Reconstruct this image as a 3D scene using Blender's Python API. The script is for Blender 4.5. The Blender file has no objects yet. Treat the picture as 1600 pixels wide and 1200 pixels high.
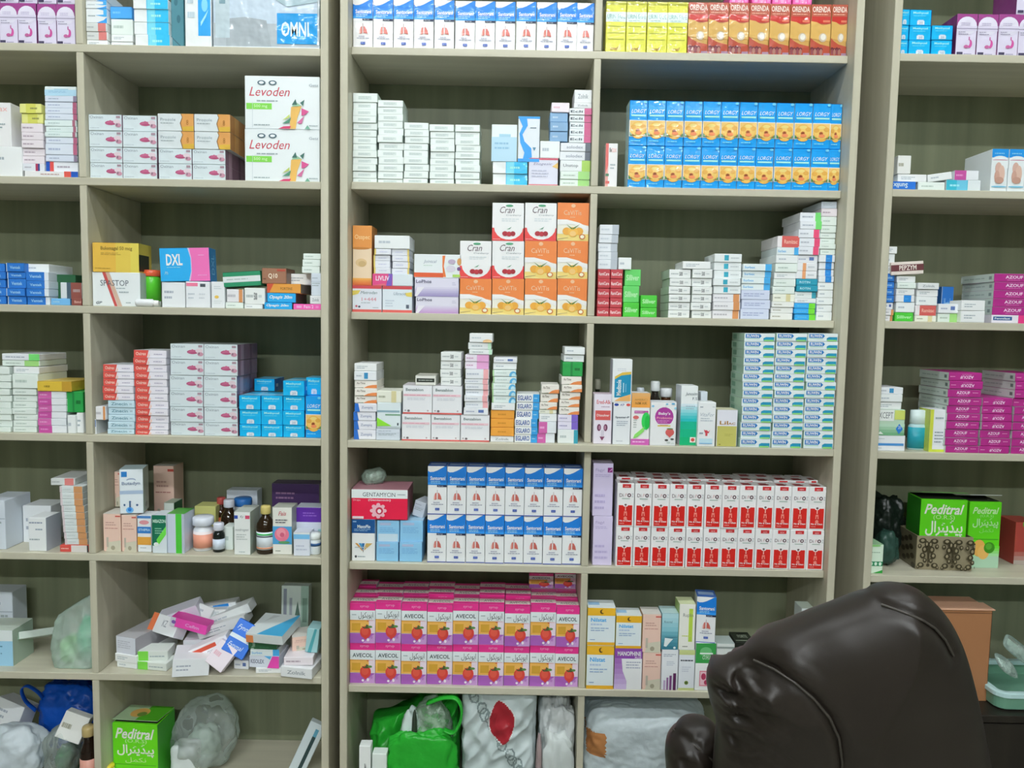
import bpy, bmesh, math, random
from mathutils import Vector, Matrix
random.seed(7)
S = bpy.context.scene
COL = S.collection

# ---------------------------------------------------------------- camera, world, lights, exposure
F, CX, CY, DIST, EYE = 1200.0, 800.0, 600.0, 1.8, 1.5
PITCH, ROLL = 0.07915, 0.0184
CAM = Vector((0, -DIST, EYE))
FW = Vector((0, math.cos(PITCH), -math.sin(PITCH)))
_up, _rt = Vector((0, math.sin(PITCH), math.cos(PITCH))), Vector((1, 0, 0))
RT = math.cos(ROLL)*_rt + math.sin(ROLL)*_up
UP = math.cos(ROLL)*_up - math.sin(ROLL)*_rt
cam = bpy.data.cameras.new('camera'); co = bpy.data.objects.new('camera', cam); COL.objects.link(co)
cam.sensor_fit = 'HORIZONTAL'; cam.sensor_width = 36; cam.lens = 36*F/1600
cam.clip_start = 0.05
co.matrix_world = Matrix.Translation(CAM) @ Matrix((RT, UP, -FW)).transposed().to_4x4()
S.camera = co
S.view_settings.view_transform = 'Standard'; S.view_settings.look = 'None'
S.view_settings.gamma = 1; S.view_settings.use_curve_mapping = False
S.view_settings.exposure = 0.02
W = bpy.data.worlds.new('world'); S.world = W; W.use_nodes = True
W.node_tree.nodes['Background'].inputs[0].default_value = (0.9, 1.0, 1.0, 1)
W.node_tree.nodes['Background'].inputs[1].default_value = 0.05
LAMPS = ((-0.8, 1.5, 34.0, 'nearest'), (-2.6, 1.2, 84.0, 'middle'), (-4.8, 1.2, 170.0, 'farthest'))   # y, length, power
TUBE_COLOR = (0.955, 1.0, 1.03)

# ---------------------------------------------------------------- helpers
def P(x, y, t=0.0):
    """the place where a line of sight meets the plane t metres behind the bookcase fronts"""
    d = FW + RT*((x-CX)/F) - UP*((y-CY)/F)
    return CAM + d*((DIST+t)/d.y)
def lin(c):
    return c/12.92 if c <= 0.04045 else ((c+0.055)/1.055)**2.4
def rgb(h, k=1.0):
    h = h.lstrip('#')
    if len(h) == 3: h = ''.join(q*2 for q in h)
    return tuple(min(0.92, lin(int(h[i:i+2], 16)/255)*k) for i in (0, 2, 4))
MATS = {}
def mat(hexc, kind='paper'):
    """procedural materials, one per colour and finish"""
    key = (hexc, kind)
    if key in MATS: return MATS[key]
    m = bpy.data.materials.new(kind + '_' + hexc.lstrip('#')); m.use_nodes = True
    nt = m.node_tree; b = nt.nodes['Principled BSDF']
    c = rgb(hexc, 1.15)
    b.inputs['Base Color'].default_value = (*c, 1)
    b.inputs['Specular IOR Level'].default_value = 0.4
    r = {'paper': 0.38, 'film': 0.30, 'filmb': 0.30, 'plastic': 0.3, 'matte': 0.75, 'glass': 0.06, 'bag': 0.28, 'leather': 0.42, 'metal': 0.3}[kind]
    b.inputs['Roughness'].default_value = r
    def bump(scale, strength, dist=0.002, detail=2.0):
        n = nt.nodes.new('ShaderNodeTexNoise'); n.inputs['Scale'].default_value = scale; n.inputs['Detail'].default_value = detail
        t = nt.nodes.new('ShaderNodeTexCoord'); u = nt.nodes.new('ShaderNodeBump')
        u.inputs['Strength'].default_value = strength; u.inputs['Distance'].default_value = dist
        nt.links.new(t.outputs['Object'], n.inputs['Vector']); nt.links.new(n.outputs['Fac'], u.inputs['Height'])
        nt.links.new(u.outputs['Normal'], b.inputs['Normal']); return u
    if kind in ('film', 'filmb'):
        b.inputs['Coat Weight'].default_value = 0.4; b.inputs['Coat Roughness'].default_value = 0.05; b.inputs['Base Color'].default_value = (*rgb(hexc, 1.3 if kind == 'filmb' else 1.08), 1); b.inputs['Specular IOR Level'].default_value = 0.2
        u = bump(30, 0.8, 0.005, 1.5)
        nt.links.new(u.outputs['Normal'], b.inputs['Coat Normal'])
    if kind == 'glass':
        b.inputs['Transmission Weight'].default_value = 0.55; b.inputs['Roughness'].default_value = 0.05
    if kind == 'bag':
        b.inputs['Transmission Weight'].default_value = 0.0; bump(70, 0.35, 0.004, 3.0)
        tr = nt.nodes.new('ShaderNodeBsdfTranslucent'); tr.inputs['Color'].default_value = (*c, 1)
        mx = nt.nodes.new('ShaderNodeMixShader'); mx.inputs[0].default_value = 0.3
        o = nt.nodes['Material Output']
        nt.links.new(b.outputs[0], mx.inputs[1]); nt.links.new(tr.outputs[0], mx.inputs[2]); nt.links.new(mx.outputs[0], o.inputs[0])
    if kind == 'leather':
        bump(900, 0.12, 0.0006, 2.0); b.inputs['Specular IOR Level'].default_value = 0.5
    if kind == 'metal': b.inputs['Metallic'].default_value = 1.0
    MATS[key] = m
    return m
def clear_film(hexc='dfeef0', alpha=0.3, fold=38, lo=0.55, hi=2.2):
    """thin clear plastic: mostly see-through, milky where folded, glossy"""
    key = (hexc, alpha, fold)
    if key in MATS: return MATS[key]
    m = bpy.data.materials.new('clear_film'); m.use_nodes = True; nt = m.node_tree; b = nt.nodes['Principled BSDF']
    b.inputs['Base Color'].default_value = (*rgb(hexc), 1); b.inputs['Roughness'].default_value = 0.15; b.inputs['Specular IOR Level'].default_value = 0.8
    n = nt.nodes.new('ShaderNodeTexNoise'); n.inputs['Scale'].default_value = fold; n.inputs['Detail'].default_value = 3; u = nt.nodes.new('ShaderNodeBump')
    u.inputs['Strength'].default_value = 0.7; u.inputs['Distance'].default_value = 0.008
    t = nt.nodes.new('ShaderNodeTexCoord'); nt.links.new(t.outputs['Object'], n.inputs['Vector'])
    nt.links.new(n.outputs['Fac'], u.inputs['Height']); nt.links.new(u.outputs['Normal'], b.inputs['Normal'])
    tr = nt.nodes.new('ShaderNodeBsdfTransparent'); mx = nt.nodes.new('ShaderNodeMixShader')
    w = nt.nodes.new('ShaderNodeMapRange'); w.inputs['From Min'].default_value = 0.42; w.inputs['From Max'].default_value = 0.7; w.inputs['To Min'].default_value = alpha*lo; w.inputs['To Max'].default_value = min(1, alpha*hi)
    lw = nt.nodes.new('ShaderNodeLayerWeight'); lw.inputs[0].default_value = 0.25; ad = nt.nodes.new('ShaderNodeMath'); ad.operation = 'MULTIPLY_ADD'; ad.use_clamp = True; ad.inputs[1].default_value = 0.6
    nt.links.new(n.outputs['Fac'], w.inputs['Value']); nt.links.new(lw.outputs['Fresnel'], ad.inputs[0]); nt.links.new(w.outputs[0], ad.inputs[2]); nt.links.new(ad.outputs[0], mx.inputs[0])
    nt.links.new(tr.outputs[0], mx.inputs[1]); nt.links.new(b.outputs[0], mx.inputs[2])
    nt.links.new(mx.outputs[0], nt.nodes['Material Output'].inputs[0])
    MATS[key] = m
    return m
def wood(name, hexc, dark, scale=1.0, axis='z'):
    m = bpy.data.materials.new(name); m.use_nodes = True; nt = m.node_tree; b = nt.nodes['Principled BSDF']
    t = nt.nodes.new('ShaderNodeTexCoord'); mp = nt.nodes.new('ShaderNodeMapping')
    sc = {'z': (34, 34, 1.3), 'x': (1.3, 34, 34)}[axis]
    mp.inputs['Scale'].default_value = tuple(s*scale for s in sc)
    n = nt.nodes.new('ShaderNodeTexNoise'); n.inputs['Scale'].default_value = 1.0; n.inputs['Detail'].default_value = 5
    r = nt.nodes.new('ShaderNodeValToRGB')
    r.color_ramp.elements[0].position = 0.3; r.color_ramp.elements[1].position = 0.72
    r.color_ramp.elements[0].color = (*rgb(dark), 1); r.color_ramp.elements[1].color = (*rgb(hexc), 1)
    nt.links.new(t.outputs['Object'], mp.inputs[0]); nt.links.new(mp.outputs[0], n.inputs['Vector'])
    nt.links.new(n.outputs['Fac'], r.inputs[0]); nt.links.new(r.outputs[0], b.inputs['Base Color'])
    b.inputs['Roughness'].default_value = 0.42; b.inputs['Specular IOR Level'].default_value = 0.35
    return m
def link(name, me, mats, parent=None, loc=None, rot=None):
    o = bpy.data.objects.new(name, me); COL.objects.link(o)
    if not me.materials:
        for m in mats: me.materials.append(m)
    if parent: o.parent = parent
    if loc is not None: o.location = loc
    if rot is not None: o.rotation_euler = rot
    return o
def mesh(bm, name='mesh', smooth=False):
    me = bpy.data.meshes.new(name); bm.to_mesh(me); bm.free()
    if smooth:
        for p in me.polygons: p.use_smooth = True
    return me
def box(bm, x0, x1, y0, y1, z0, z1, bev=0.0, mi=0):
    r = bmesh.ops.create_cube(bm, size=1.0)
    vs = r['verts']
    for v in vs:
        v.co = Vector((x0 if v.co.x < 0 else x1, y0 if v.co.y < 0 else y1, z0 if v.co.z < 0 else z1))
    fs = set(f for v in vs for f in v.link_faces)
    for f in fs: f.material_index = mi
    if bev:
        es = set(e for v in vs for e in v.link_edges)
        r = bmesh.ops.bevel(bm, geom=list(es), offset=bev, segments=1, affect='EDGES', profile=0.5)
        for f in r['faces']: f.material_index = mi
def lathe(bm, prof, n=24, mi=0, cx=0, cy=0):
    """prof: (radius, z) bottom to top"""
    rings = []
    for r, z in prof:
        rings.append([bm.verts.new((cx+r*math.cos(2*math.pi*i/n), cy+r*math.sin(2*math.pi*i/n), z)) for i in range(n)] if r > 1e-6 else [bm.verts.new((cx, cy, z))])
    for a, b in zip(rings, rings[1:]):
        for i in range(n):
            j = (i+1) % n
            if len(a) == 1: f = bm.faces.new((a[0], b[j], b[i]))
            elif len(b) == 1: f = bm.faces.new((a[i], a[j], b[0]))
            else: f = bm.faces.new((a[i], a[j], b[j], b[i]))
            f.material_index = mi; f.smooth = True
    for rg, rev in ((rings[0], True), (rings[-1], False)):
        if len(rg) > 1:
            f = bm.faces.new(rg[::-1] if rev else rg); f.material_index = mi
def tag(o, label, cat, group=None, kind=None):
    if label: o['label'] = label
    if cat: o['category'] = cat
    if group: o['group'] = group
    if kind: o['kind'] = kind
    return o
def empty(name, loc, rz=0):
    o = bpy.data.objects.new(name, None); COL.objects.link(o); o.location = loc; o.rotation_euler = (0, 0, rz)
    o.empty_display_size = 0.02
    return o
ORD = 'lowest second third fourth fifth sixth seventh eighth ninth tenth eleventh twelfth thirteenth fourteenth fifteenth sixteenth seventeenth eighteenth'.split()
NTH = 'first second third fourth fifth sixth seventh eighth ninth tenth eleventh twelfth'.split()

# ---------------------------------------------------------------- printed lettering
TXT = {}
def text2d(s, opt=''):
    """outline letters as a flat mesh in a unit square: (verts, faces, aspect)"""
    key = (s, opt)
    if key in TXT: return TXT[key]
    cu = bpy.data.curves.new('t', 'FONT'); cu.body = s; cu.resolution_u = 2; cu.size = 1
    if 'b' in opt: cu.offset = 0.022
    if 'i' in opt: cu.shear = 0.3
    o = bpy.data.objects.new('t', cu); COL.objects.link(o)
    dg = bpy.context.evaluated_depsgraph_get()
    me = bpy.data.meshes.new_from_object(o.evaluated_get(dg))
    vs = [(v.co.x, v.co.y) for v in me.vertices]; fs = [tuple(p.vertices) for p in me.polygons]
    bpy.data.objects.remove(o); bpy.data.curves.remove(cu); bpy.data.meshes.remove(me)
    if not vs: vs, fs = [(0, 0), (1, 1)], []
    xs = [v[0] for v in vs]; ys = [v[1] for v in vs]
    x0, y0, w, h = min(xs), min(ys), max(xs)-min(xs) or 1, max(ys)-min(ys) or 1
    TXT[key] = ([((x-x0)/w, (y-y0)/h) for x, y in vs], fs)
    return TXT[key]

# carton = one mesh: folded board with printed faces.  print ops, u to the right and v up on a face (0..1):
#  ('r',u0,v0,u1,v1,c) patch  ('e',u,v,ru,rv,c) oval  ('p',c,[(u,v)..]) outline  ('t',text,u0,v0,u1,v1,c,opt) lettering
#  ('l',u0,v0,u1,v1,n,c) n lines of fine print   ('f',face) go to face F T R L
CART = {}
def carton_mesh(key, ops, base, w, h, d, fin='paper', bev=0.0011):
    k = (key, round(w, 3), round(h, 3), round(d, 3))
    if k in CART: return CART[k]
    bm = bmesh.new(); box(bm, -w/2, w/2, 0, d, 0, h, min(bev, h*.12))
    cols = [base]; lay = {'F': 0, 'T': 0, 'R': 0, 'L': 0}
    rnd = random.Random(str(key))
    def mi(c):
        if c not in cols: cols.append(c)
        return cols.index(c)
    face = 'F'
    def put(pts, c):
        e = 0.00025 + 0.00012*lay[face]; q = []
        for u, v in pts:
            u = min(max(u, 0.0), 1.0); v = min(max(v, 0.0), 1.0)
            if face == 'F': q.append((-w/2+u*w, -e, v*h))
            elif face == 'T': q.append((-w/2+u*w, v*d, h+e))
            elif face == 'R': q.append((w/2+e, u*d, v*h))
            else: q.append((-w/2-e, d-u*d, v*h))
        try: f = bm.faces.new([bm.verts.new(p) for p in q])
        except ValueError: return
        f.material_index = mi(c); f.normal_update()
    for op in ops:
        a = op[0]
        if a == 'f': face = op[1]; continue
        if a == 'r':
            _, u0, v0, u1, v1, c = op; put([(u0, v0), (u1, v0), (u1, v1), (u0, v1)], c)
        elif a == 'e':
            _, u, v, ru, rv, c = op
            put([(u+ru*math.cos(i*math.pi/9), v+rv*math.sin(i*math.pi/9)) for i in range(18)], c)
        elif a == 'p': put(op[2], op[1])
        elif a == 't':
            _, s, u0, v0, u1, v1, c = op[:7]; vs, fs = text2d(s, op[7] if len(op) > 7 else '')
            e = 0.00025 + 0.00012*lay[face]; bv = []
            o = op[7] if len(op) > 7 else ''
            for x, y in vs:
                if 'u' in o: x, y = 1-x, 1-y
                if 'v' in o: x, y = 1-y, x
                u = u0+(u1-u0)*x; v = v0+(v1-v0)*y
                bv.append(bm.verts.new({'F': (-w/2+u*w, -e, v*h), 'T': (-w/2+u*w, v*d, h+e), 'R': (w/2+e, u*d, v*h), 'L': (-w/2-e, d-u*d, v*h)}[face]))
            for f in fs:
                try: ff = bm.faces.new([bv[i] for i in f])
                except ValueError: continue
                ff.material_index = mi(c)
        elif a == 'l':
            _, u0, v0, u1, v1, n, c = op
            for i in range(n):
                vv = v1-(v1-v0)*(i+0.5)/n; th = (v1-v0)/n*0.2; L = u0+(u1-u0)*rnd.uniform(0.65, 1); x = u0
                while x < L-0.01:
                    x2 = min(L, x+(u1-u0)*rnd.uniform(0.1, 0.28)); put([(x, vv-th), (x2, vv-th), (x2, vv+th), (x, vv+th)], c); x = x2+(u1-u0)*0.03
        lay[face] += 1
    me = mesh(bm, key)
    for c in cols: me.materials.append(mat(c, fin))
    CART[k] = me
    return me
TPL = {}
def tpl(key, base, ops, fin='paper'): TPL[key] = (base, ops, fin)
LABELS = []
def carton(key, x, t, z, w, h, d, label, name='medicine_carton', cat='box', group=None, yaw=0.0, tilt=0.0, pitch=0.0):
    """one carton: x of its middle, t of its front face, z of its base"""
    base, ops, fin = TPL[key]
    me = carton_mesh(key, ops, base, w, h, d, fin)
    o = bpy.data.objects.new(name, me); COL.objects.link(o)
    o.location = (x, t, z); o.rotation_euler = (math.radians(pitch), math.radians(tilt), math.radians(yaw))
    tag(o, label, cat, group); LABELS.append(label)
    return o

# ---------------------------------------------------------------- the room
def room():
    wallm = wood('wall_paint', '#9a9e94', '#90948a', 0.1); flm = wood('floor_tile', '#8f8a7c', '#827d70', 0.2, 'x'); clm = wood('ceiling_paint', '#c4c8c0', '#bcc0b8', 0.1)
    X, Y0, Y1, H = 3.4, -6.2, 0.30, 3.45
    for nm, a, m in (('floor', (-X, X, Y0, Y1, -0.1, 0), flm), ('ceiling', (-X, X, Y0, Y1, H, H+0.1), clm),
                     ('wall_front', (-X, X, Y1, Y1+0.1, 0, H), wallm), ('wall_back', (-X, X, Y0-0.1, Y0, 0, H), wallm),
                     ('wall_left', (-X-0.1, -X, Y0, Y1, 0, H), wallm), ('wall_right', (X, X+0.1, Y0, Y1, 0, H), wallm)):
        bm = bmesh.new(); box(bm, *a); tag(link(nm, mesh(bm), [m]), None, None, kind='structure')
    for y, L, power, nth in LAMPS:
        em = bpy.data.materials.new('lamp_glow'); em.use_nodes = True; nt = em.node_tree; nt.nodes.clear()
        e = nt.nodes.new('ShaderNodeEmission'); e.inputs[0].default_value = (*TUBE_COLOR, 1); e.inputs[1].default_value = power
        o = nt.nodes.new('ShaderNodeOutputMaterial'); nt.links.new(e.outputs[0], o.inputs[0])
        for x, side in ((L/2+.15, 'right'), (-L/2-.15, 'left')):
            r = tag(empty('ceiling_light', (x, y, H)), 'white tube lamp on the ceiling, %s one of the %s pair from the bookcases' % (side, nth), 'lamp')
            bm = bmesh.new(); box(bm, -L/2-.03, L/2+.03, -.05, .05, -.04, 0, .004); link('lamp_housing', mesh(bm), [mat('e8e8e8', 'matte')], r)
            bm = bmesh.new(); box(bm, -L/2, L/2, -.04, .04, -.07, -.0405, .01); link('lamp_tube', mesh(bm), [em], r)
room()

# ---------------------------------------------------------------- the three bookcases
BD, TH = 0.26, 0.0175          # depth inside, board thickness
SHELF = {'L': [0.900, 0.597, 0.299, 0.0047, -0.2987, -0.5865, -0.8826, -1.19],
         'M': [0.905, 0.6143, 0.3066, 0.0022, -0.3012, -0.603, -0.908, -1.21],
         'R': [0.910, 0.6114, 0.3072, 0.0033, -0.3054, -0.6052, -0.922, -1.20]}
REC = {'L': [0]*8, 'M': [0.035, 0.035, 0.035, 0.035, 0.0, 0.022, 0.015, 0.02], 'R': [0.004]*8}
SIDES = {'L': (-1.58, -0.4315, [-1.006]), 'M': (-0.405, 0.783, [0.1765]), 'R': (0.851, 2.03, [1.43])}
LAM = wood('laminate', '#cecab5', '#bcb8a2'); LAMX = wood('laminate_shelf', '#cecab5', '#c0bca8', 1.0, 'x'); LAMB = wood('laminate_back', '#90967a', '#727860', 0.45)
def top(u, row):
    """height of the board a row of goods stands on; row 0 is the one cut by the top of the view"""
    return EYE + SHELF[u][row+1] + TH
def bookcase(u, label):
    x0, x1, divs = SIDES[u]; hi = EYE+1.02; T = 0.018
    r = tag(empty('bookcase', ((x0+x1)/2, 0, 0)), label, 'bookcase', 'pale wood bookcases'); cx = (x0+x1)/2
    def part(nm, a, m, bev=0.0012):
        bm = bmesh.new(); box(bm, a[0]-cx, a[1]-cx, *a[2:], bev); return link(nm, mesh(bm), [m], r)
    part('side_panel', (x0, x0+T, 0, BD, 0, hi), LAM); part('side_panel', (x1-T, x1, 0, BD, 0, hi), LAM)
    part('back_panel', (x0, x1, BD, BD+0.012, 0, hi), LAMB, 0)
    part('top_board', (x0, x1, 0, BD+.012, hi, hi+T), LAMX)
    if u != 'R': part('plinth', (x0+T, x1-T, 0.03, 0.048, 0, EYE+SHELF[u][7]-.0005), LAMX)
    for k in range(8 if u != 'R' else 6):
        z = EYE+SHELF[u][k]; part('shelf', (x0+T+.0003, x1-T-.0003, REC[u][k], BD-.0005, z, z+TH), LAMX)
        zt = hi if k == 0 else EYE+SHELF[u][k-1]
        for d in divs: part('divider', (d, d+.0165, max(REC[u][k], REC[u][k-1] if k else 0), BD-.0005, z+TH+.0003, zt-.0003), LAM)
bookcase('L', 'pale wood bookcase on the left, holding mixed boxes and a heap of loose packs')
bookcase('M', 'pale wood bookcase in the middle, holding rows of syrup cartons')
bookcase('R', 'pale wood bookcase on the right, mostly cut off, with magenta boxes')

def cabinet():
    dk = wood('dark_laminate', '#2a2620', '#1e1b17'); z = top('R', 5); x0, x1 = 0.8695, 2.011
    r = tag(empty('base_cabinet', ((x0+x1)/2, 0, 0)), 'dark low cabinet at the foot of the right bookcase behind the chair', 'cabinet'); cx = (x0+x1)/2
    for nm, a in (('cabinet_body', (x0, x1, -.03, BD-.0005, 0.06, z-.0182)), ('cabinet_top', (x0, x1, -.05, BD-.0005, z-.018, z)), ('door', (x0+.002, cx-.002, -.047, -.0305, .08, z-.022)), ('door', (cx+.002, x1-.002, -.047, -.0305, .08, z-.022)), ('plinth', (x0, x1, -.01, .2, 0, .0598))):
        bm = bmesh.new(); box(bm, a[0]-cx, a[1]-cx, *a[2:], .0015); link(nm, mesh(bm), [dk], r)
cabinet()

# ---------------------------------------------------------------- printed designs
def R(u0, v0, u1, v1, c): return ('r', u0, v0, u1, v1, c)
def E(u, v, ru, rv, c): return ('e', u, v, ru, rv, c)
def G(c, *p): return ('p', c, list(p))
def T(s, u0, v0, u1, v1, c, o=''): return ('t', s, u0, v0, u1, v1, c, o)
def L(u0, v0, u1, v1, n=2, c='9aa8ac'): return ('l', u0, v0, u1, v1, n, c)
def FC(f): return ('f', f)
def grad(v0, v1, a, b, n=5, u0=0.0, u1=1.0):
    A, B = [int(a[i:i+2], 16) for i in (0, 2, 4)], [int(b[i:i+2], 16) for i in (0, 2, 4)]
    return [R(u0, v0+(v1-v0)*i/n, u1, v0+(v1-v0)*(i+1)/n, '%02x%02x%02x' % tuple(int(A[j]+(B[j]-A[j])*i/(n-1)) for j in range(3))) for i in range(n)]
WH, GW, LV, GN = 'e9eef2', 'dfe8e4', 'd9dcec', '98a6a8'
def side(c, key, base, ops, fin='paper'):
    """a design whose sides and top carry colour c"""
    tpl(key, base, [FC(f) if i == 0 else R(0, 0, 1, 1, c) for f in 'RLT' for i in (0, 1)] + [FC('F')] + ops, fin)
# syrup cartons
tpl('lung', 'e3e6f4', [R(0, .61, 1, 1, '1d7bd4'), R(0, .61, 1, .66, '2f93e6'), G('e6ecf6', (0, 1), (0, .9), (.12, .875), (.3, .88), (.5, .91), (.7, .955), (.9, 1)),
    T('Santorani', .13, .71, .92, .79, 'e8f4ff', 'b'), L(.15, .635, .85, .7, 2, 'a8d8ff'), R(.49, .57, 1, .61, '1b2444'), T('Syrup', .54, .577, .82, .604, 'cfd6e8'),
    G('c8756a', (.32, .31), (.33, .37), (.4, .44), (.47, .45), (.48, .32), (.42, .3)), G('e4b0a8', (.32, .31), (.33, .37), (.38, .42), (.38, .31)),
    G('c0655c', (.53, .32), (.54, .45), (.62, .44), (.7, .38), (.74, .3), (.66, .31)), R(.495, .43, .52, .51, 'b09a9a'),
    L(.3, .22, .7, .28, 1, 'a8aab8'), L(.2, .19, .85, .23, 1, '8f93a4'), R(.4, .085, .63, .135, '2f4fa4'), T('120 ml', .43, .1, .6, .12, 'c0ccea'), R(0, 0, 1, .018, '31489a'),
    FC('T'), R(0, 0, 1, 1, '3a62a8'), R(.1, .3, .9, .7, '9ab4d8')])
tpl('lungfilm', 'e3e6f4', TPL['lung'][1], 'filmb')
tpl('flower', '1a93e6', [T('LORGY', .1, .72, .93, .805, 'f4f8ff', 'i'), R(.1, .655, .92, .685, 'a6dccb'), R(.1, .64, .92, .655, '57b8d8'), R(0, .2, 1, .565, 'e8ecd8'), R(.03, .215, .97, .55, 'dcb872'),
    E(.5, .34, .44, .19, 'd8a850'), E(.5, .36, .4, .15, 'e0b662'), E(.22, .4, .16, .05, 'cf9c48'), E(.78, .42, .16, .05, 'cf9c48'), E(.5, .47, .2, .04, 'e8c478'), E(.48, .335, .12, .042, 'b06a3c'), E(.48, .33, .075, .028, '7c4028'), E(.52, .28, .18, .04, 'dd8458'), G('3f7a48', (.03, .215), (.03, .3), (.2, .23), (.4, .215)), G('4a8450', (.97, .215), (.97, .29), (.8, .235), (.65, .215)),
    E(.2, .235, .05, .012, 'b05a4a'), E(.84, .24, .05, .012, 'b05a4a'), E(.86, .96, .1, .03, '6abcf0'), L(.1, .07, .9, .13, 1, '6cc0f0'), FC('T'), R(0, 0, 1, 1, '1585d6'), FC('L'), R(0, 0, 1, 1, 'bfe6dc')], 'filmb')
tpl('stomach', 'dcd6ea', [R(0, .72, 1, 1, 'a04a8c'), E(.5, .72, .48, .22, 'e2def0'), R(0, .6, 1, .72, 'dcd6ea'), R(0, .645, 1, .665, '9a92ac'), L(.1, .5, .6, .6, 2, 'a39db6'), L(.2, .72, .7, .8, 2, 'c0b6d4'),
    E(.66, .3, .13, .1, 'cc5aa0'), E(.58, .33, .09, .09, 'dcd6ea'), E(.5, .23, .12, .04, 'c06a9c'), R(.6, .38, .66, .46, 'b86a9e'), R(.05, .04, .34, .1, '4a4660'), L(.4, .03, .8, .08, 1, 'a39db6'), FC('L'), R(0, 0, 1, 1, '7e3a72'), FC('R'), R(0, 0, 1, 1, '7e3a72')], 'film')
tpl('bluetag', '18a6ee', [T('Methycol', .14, .7, .84, .88, '9adcfb', 'b'), L(.16, .58, .8, .66, 1, '6cc8f6'), R(.34, .06, .68, .3, 'c8d4e4'), R(.38, .3, .64, .36, 'b4c8de'), T('20', .43, .1, .6, .25, '7c8cb0'),
    FC('R'), R(0, 0, 1, 1, '1168b4'), R(.15, .35, .35, .6, '9fbfd8'), FC('T'), R(0, 0, 1, 1, '45b4ea'), R(0, .1, 1, .4, '8fc4e0')], 'filmb')
tpl('yellow', 'dedd4e', [R(0, .61, 1, .8, 'dbe9e6'), T('URIN SAFE', .06, .67, .96, .755, '62a29c'), L(.1, .62, .9, .655, 1, '9cc0b4')] + [R(.12, q, .9, q+.012, 'aeb43c') for q in (.52, .39, .27)] + [T('cref', .26, .06, .66, .13, 'a8782c', 'bi'), R(0, .95, 1, 1, 'c2c13c')], 'film')
tpl('orange', 'cda058', [R(0, .62, 1, 1, 'b85c48'), T('ORENDA', .06, .85, .95, .96, 'f0e0d4', 'b'), L(.1, .79, .9, .83, 1, 'e8b49c'), R(.03, .64, .97, .77, 'c2342c'), R(.6, .66, .95, .7, 'd87a5c'), G('d8ae62', (0, .62), (0, .68), (.3, .66), (.6, .6), (1, .64), (1, .3), (0, .35)),
    E(.62, .37, .2, .085, 'c8b8a0'), E(.64, .38, .13, .06, 'e0dcd0'), G('b4503c', (0, .36), (.2, .3), (.5, .24), (1, .2), (1, 0), (0, 0))] + [E(.1+.15*i, .15-.012*(i % 2), .09, .035, '6b3038') for i in range(4)] + [E(.1+.15*i, .09, .075, .06, ('8c4a50', 'a87468')[i % 2]) for i in range(4)] + [R(.68, 0, 1, .07, 'a08098'), FC('T'), R(0, 0, 1, 1, 'a8503c')], 'film')
tpl('redtag', 'e8edf0', [R(.3, .9, .8, .985, 'c4282c'), T('NEW', .43, .915, .68, .95, 'f0c8c4'), R(0, .88, 1, .9, 'e8edf0'), T('Di', .13, .69, .36, .77, '5a3a44'), T('P', .44, .69, .56, .77, 'c8a0a0', 'i'), E(.7, .73, .11, .045, '5a3a44'), E(.7, .73, .05, .022, 'e8edf0'), T('Z', .84, .69, .95, .77, 'a8b4b8'), R(.28, .645, .75, .66, '86a090'),
    R(.1, .04, .9, .5, 'cf2620'), E(.5, .5, .14, .035, 'e8edf0'), E(.5, .51, .07, .025, '6a5a5a'), R(.47, .38, .53, .48, 'f0b0a4'), G('e88a7c', (.4, .26), (.42, .36), (.58, .36), (.6, .26), (.54, .26), (.53, .32), (.47, .32), (.46, .26)), E(.5, .2, .1, .04, 'e68a7e'), T('No & Clean', .16, .125, .84, .165, 'fff0ec', 'b'), L(.16, .07, .55, .1, 1, 'f2b8b0'),
    FC('T'), R(.2, .1, .7, .6, 'b8484c'), R(.3, .3, .8, .42, '50504c')])
def straw(txt):
    return [R(0, .82, 1, 1, 'e2348c'), T('syrup', .4, .88, .75, .94, 'f2a8cc'), R(0, .58, 1, .82, 'dfe8ea')] + txt + [R(0, .26, .75, .57, 'ecb65c'), R(0, .555, .8, .58, 'dc9a40'), E(.84, .555, .18, .022, 'd0684c'), R(.08, .31, .42, .5, 'd2a038'), G('e8d8e4', (.75, .57), (.75, .26), (1, .24), (1, .57)),
        R(0, 0, 1, .25, 'a860b8'), G('c89ad2', (.5, 0), (1, .25), (1, 0)), E(.62, .28, .22, .155, 'd8463e'), E(.6, .3, .14, .1, 'e05a48'), G('d8463e', (.44, .2), (.8, .2), (.62, .09)), G('4e5a34', (.46, .43), (.6, .4), (.66, .48), (.8, .42), (.86, .4), (.7, .37), (.55, .37)), E(.8, .415, .09, .03, '5c8c4c'),
        E(.52, .07, .05, .03, 'f0e6f4'), E(.72, .09, .05, .04, 'f0e6f4'), E(.86, .15, .05, .04, 'b880c4'), FC('T'), R(0, 0, 1, .25, 'e2348c'), R(0, .25, 1, .72, 'd8ccc4'), T('AVECOL', .18, .32, .9, .62, '6a6a70'), R(0, .72, 1, 1, 'd83a84')]
tpl('strawlatin', 'e4dcea', straw([T('AVECOL', .1, .64, .9, .74, '48565a', 'b')]), 'film')
tpl('strawurdu', 'e4dcea', straw([T('ﻝﻮﻜﻳﻮﻳا', .34, .6, .92, .78, '3e4a4c'), L(.08, .68, .3, .74, 1)]), 'film')
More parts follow.
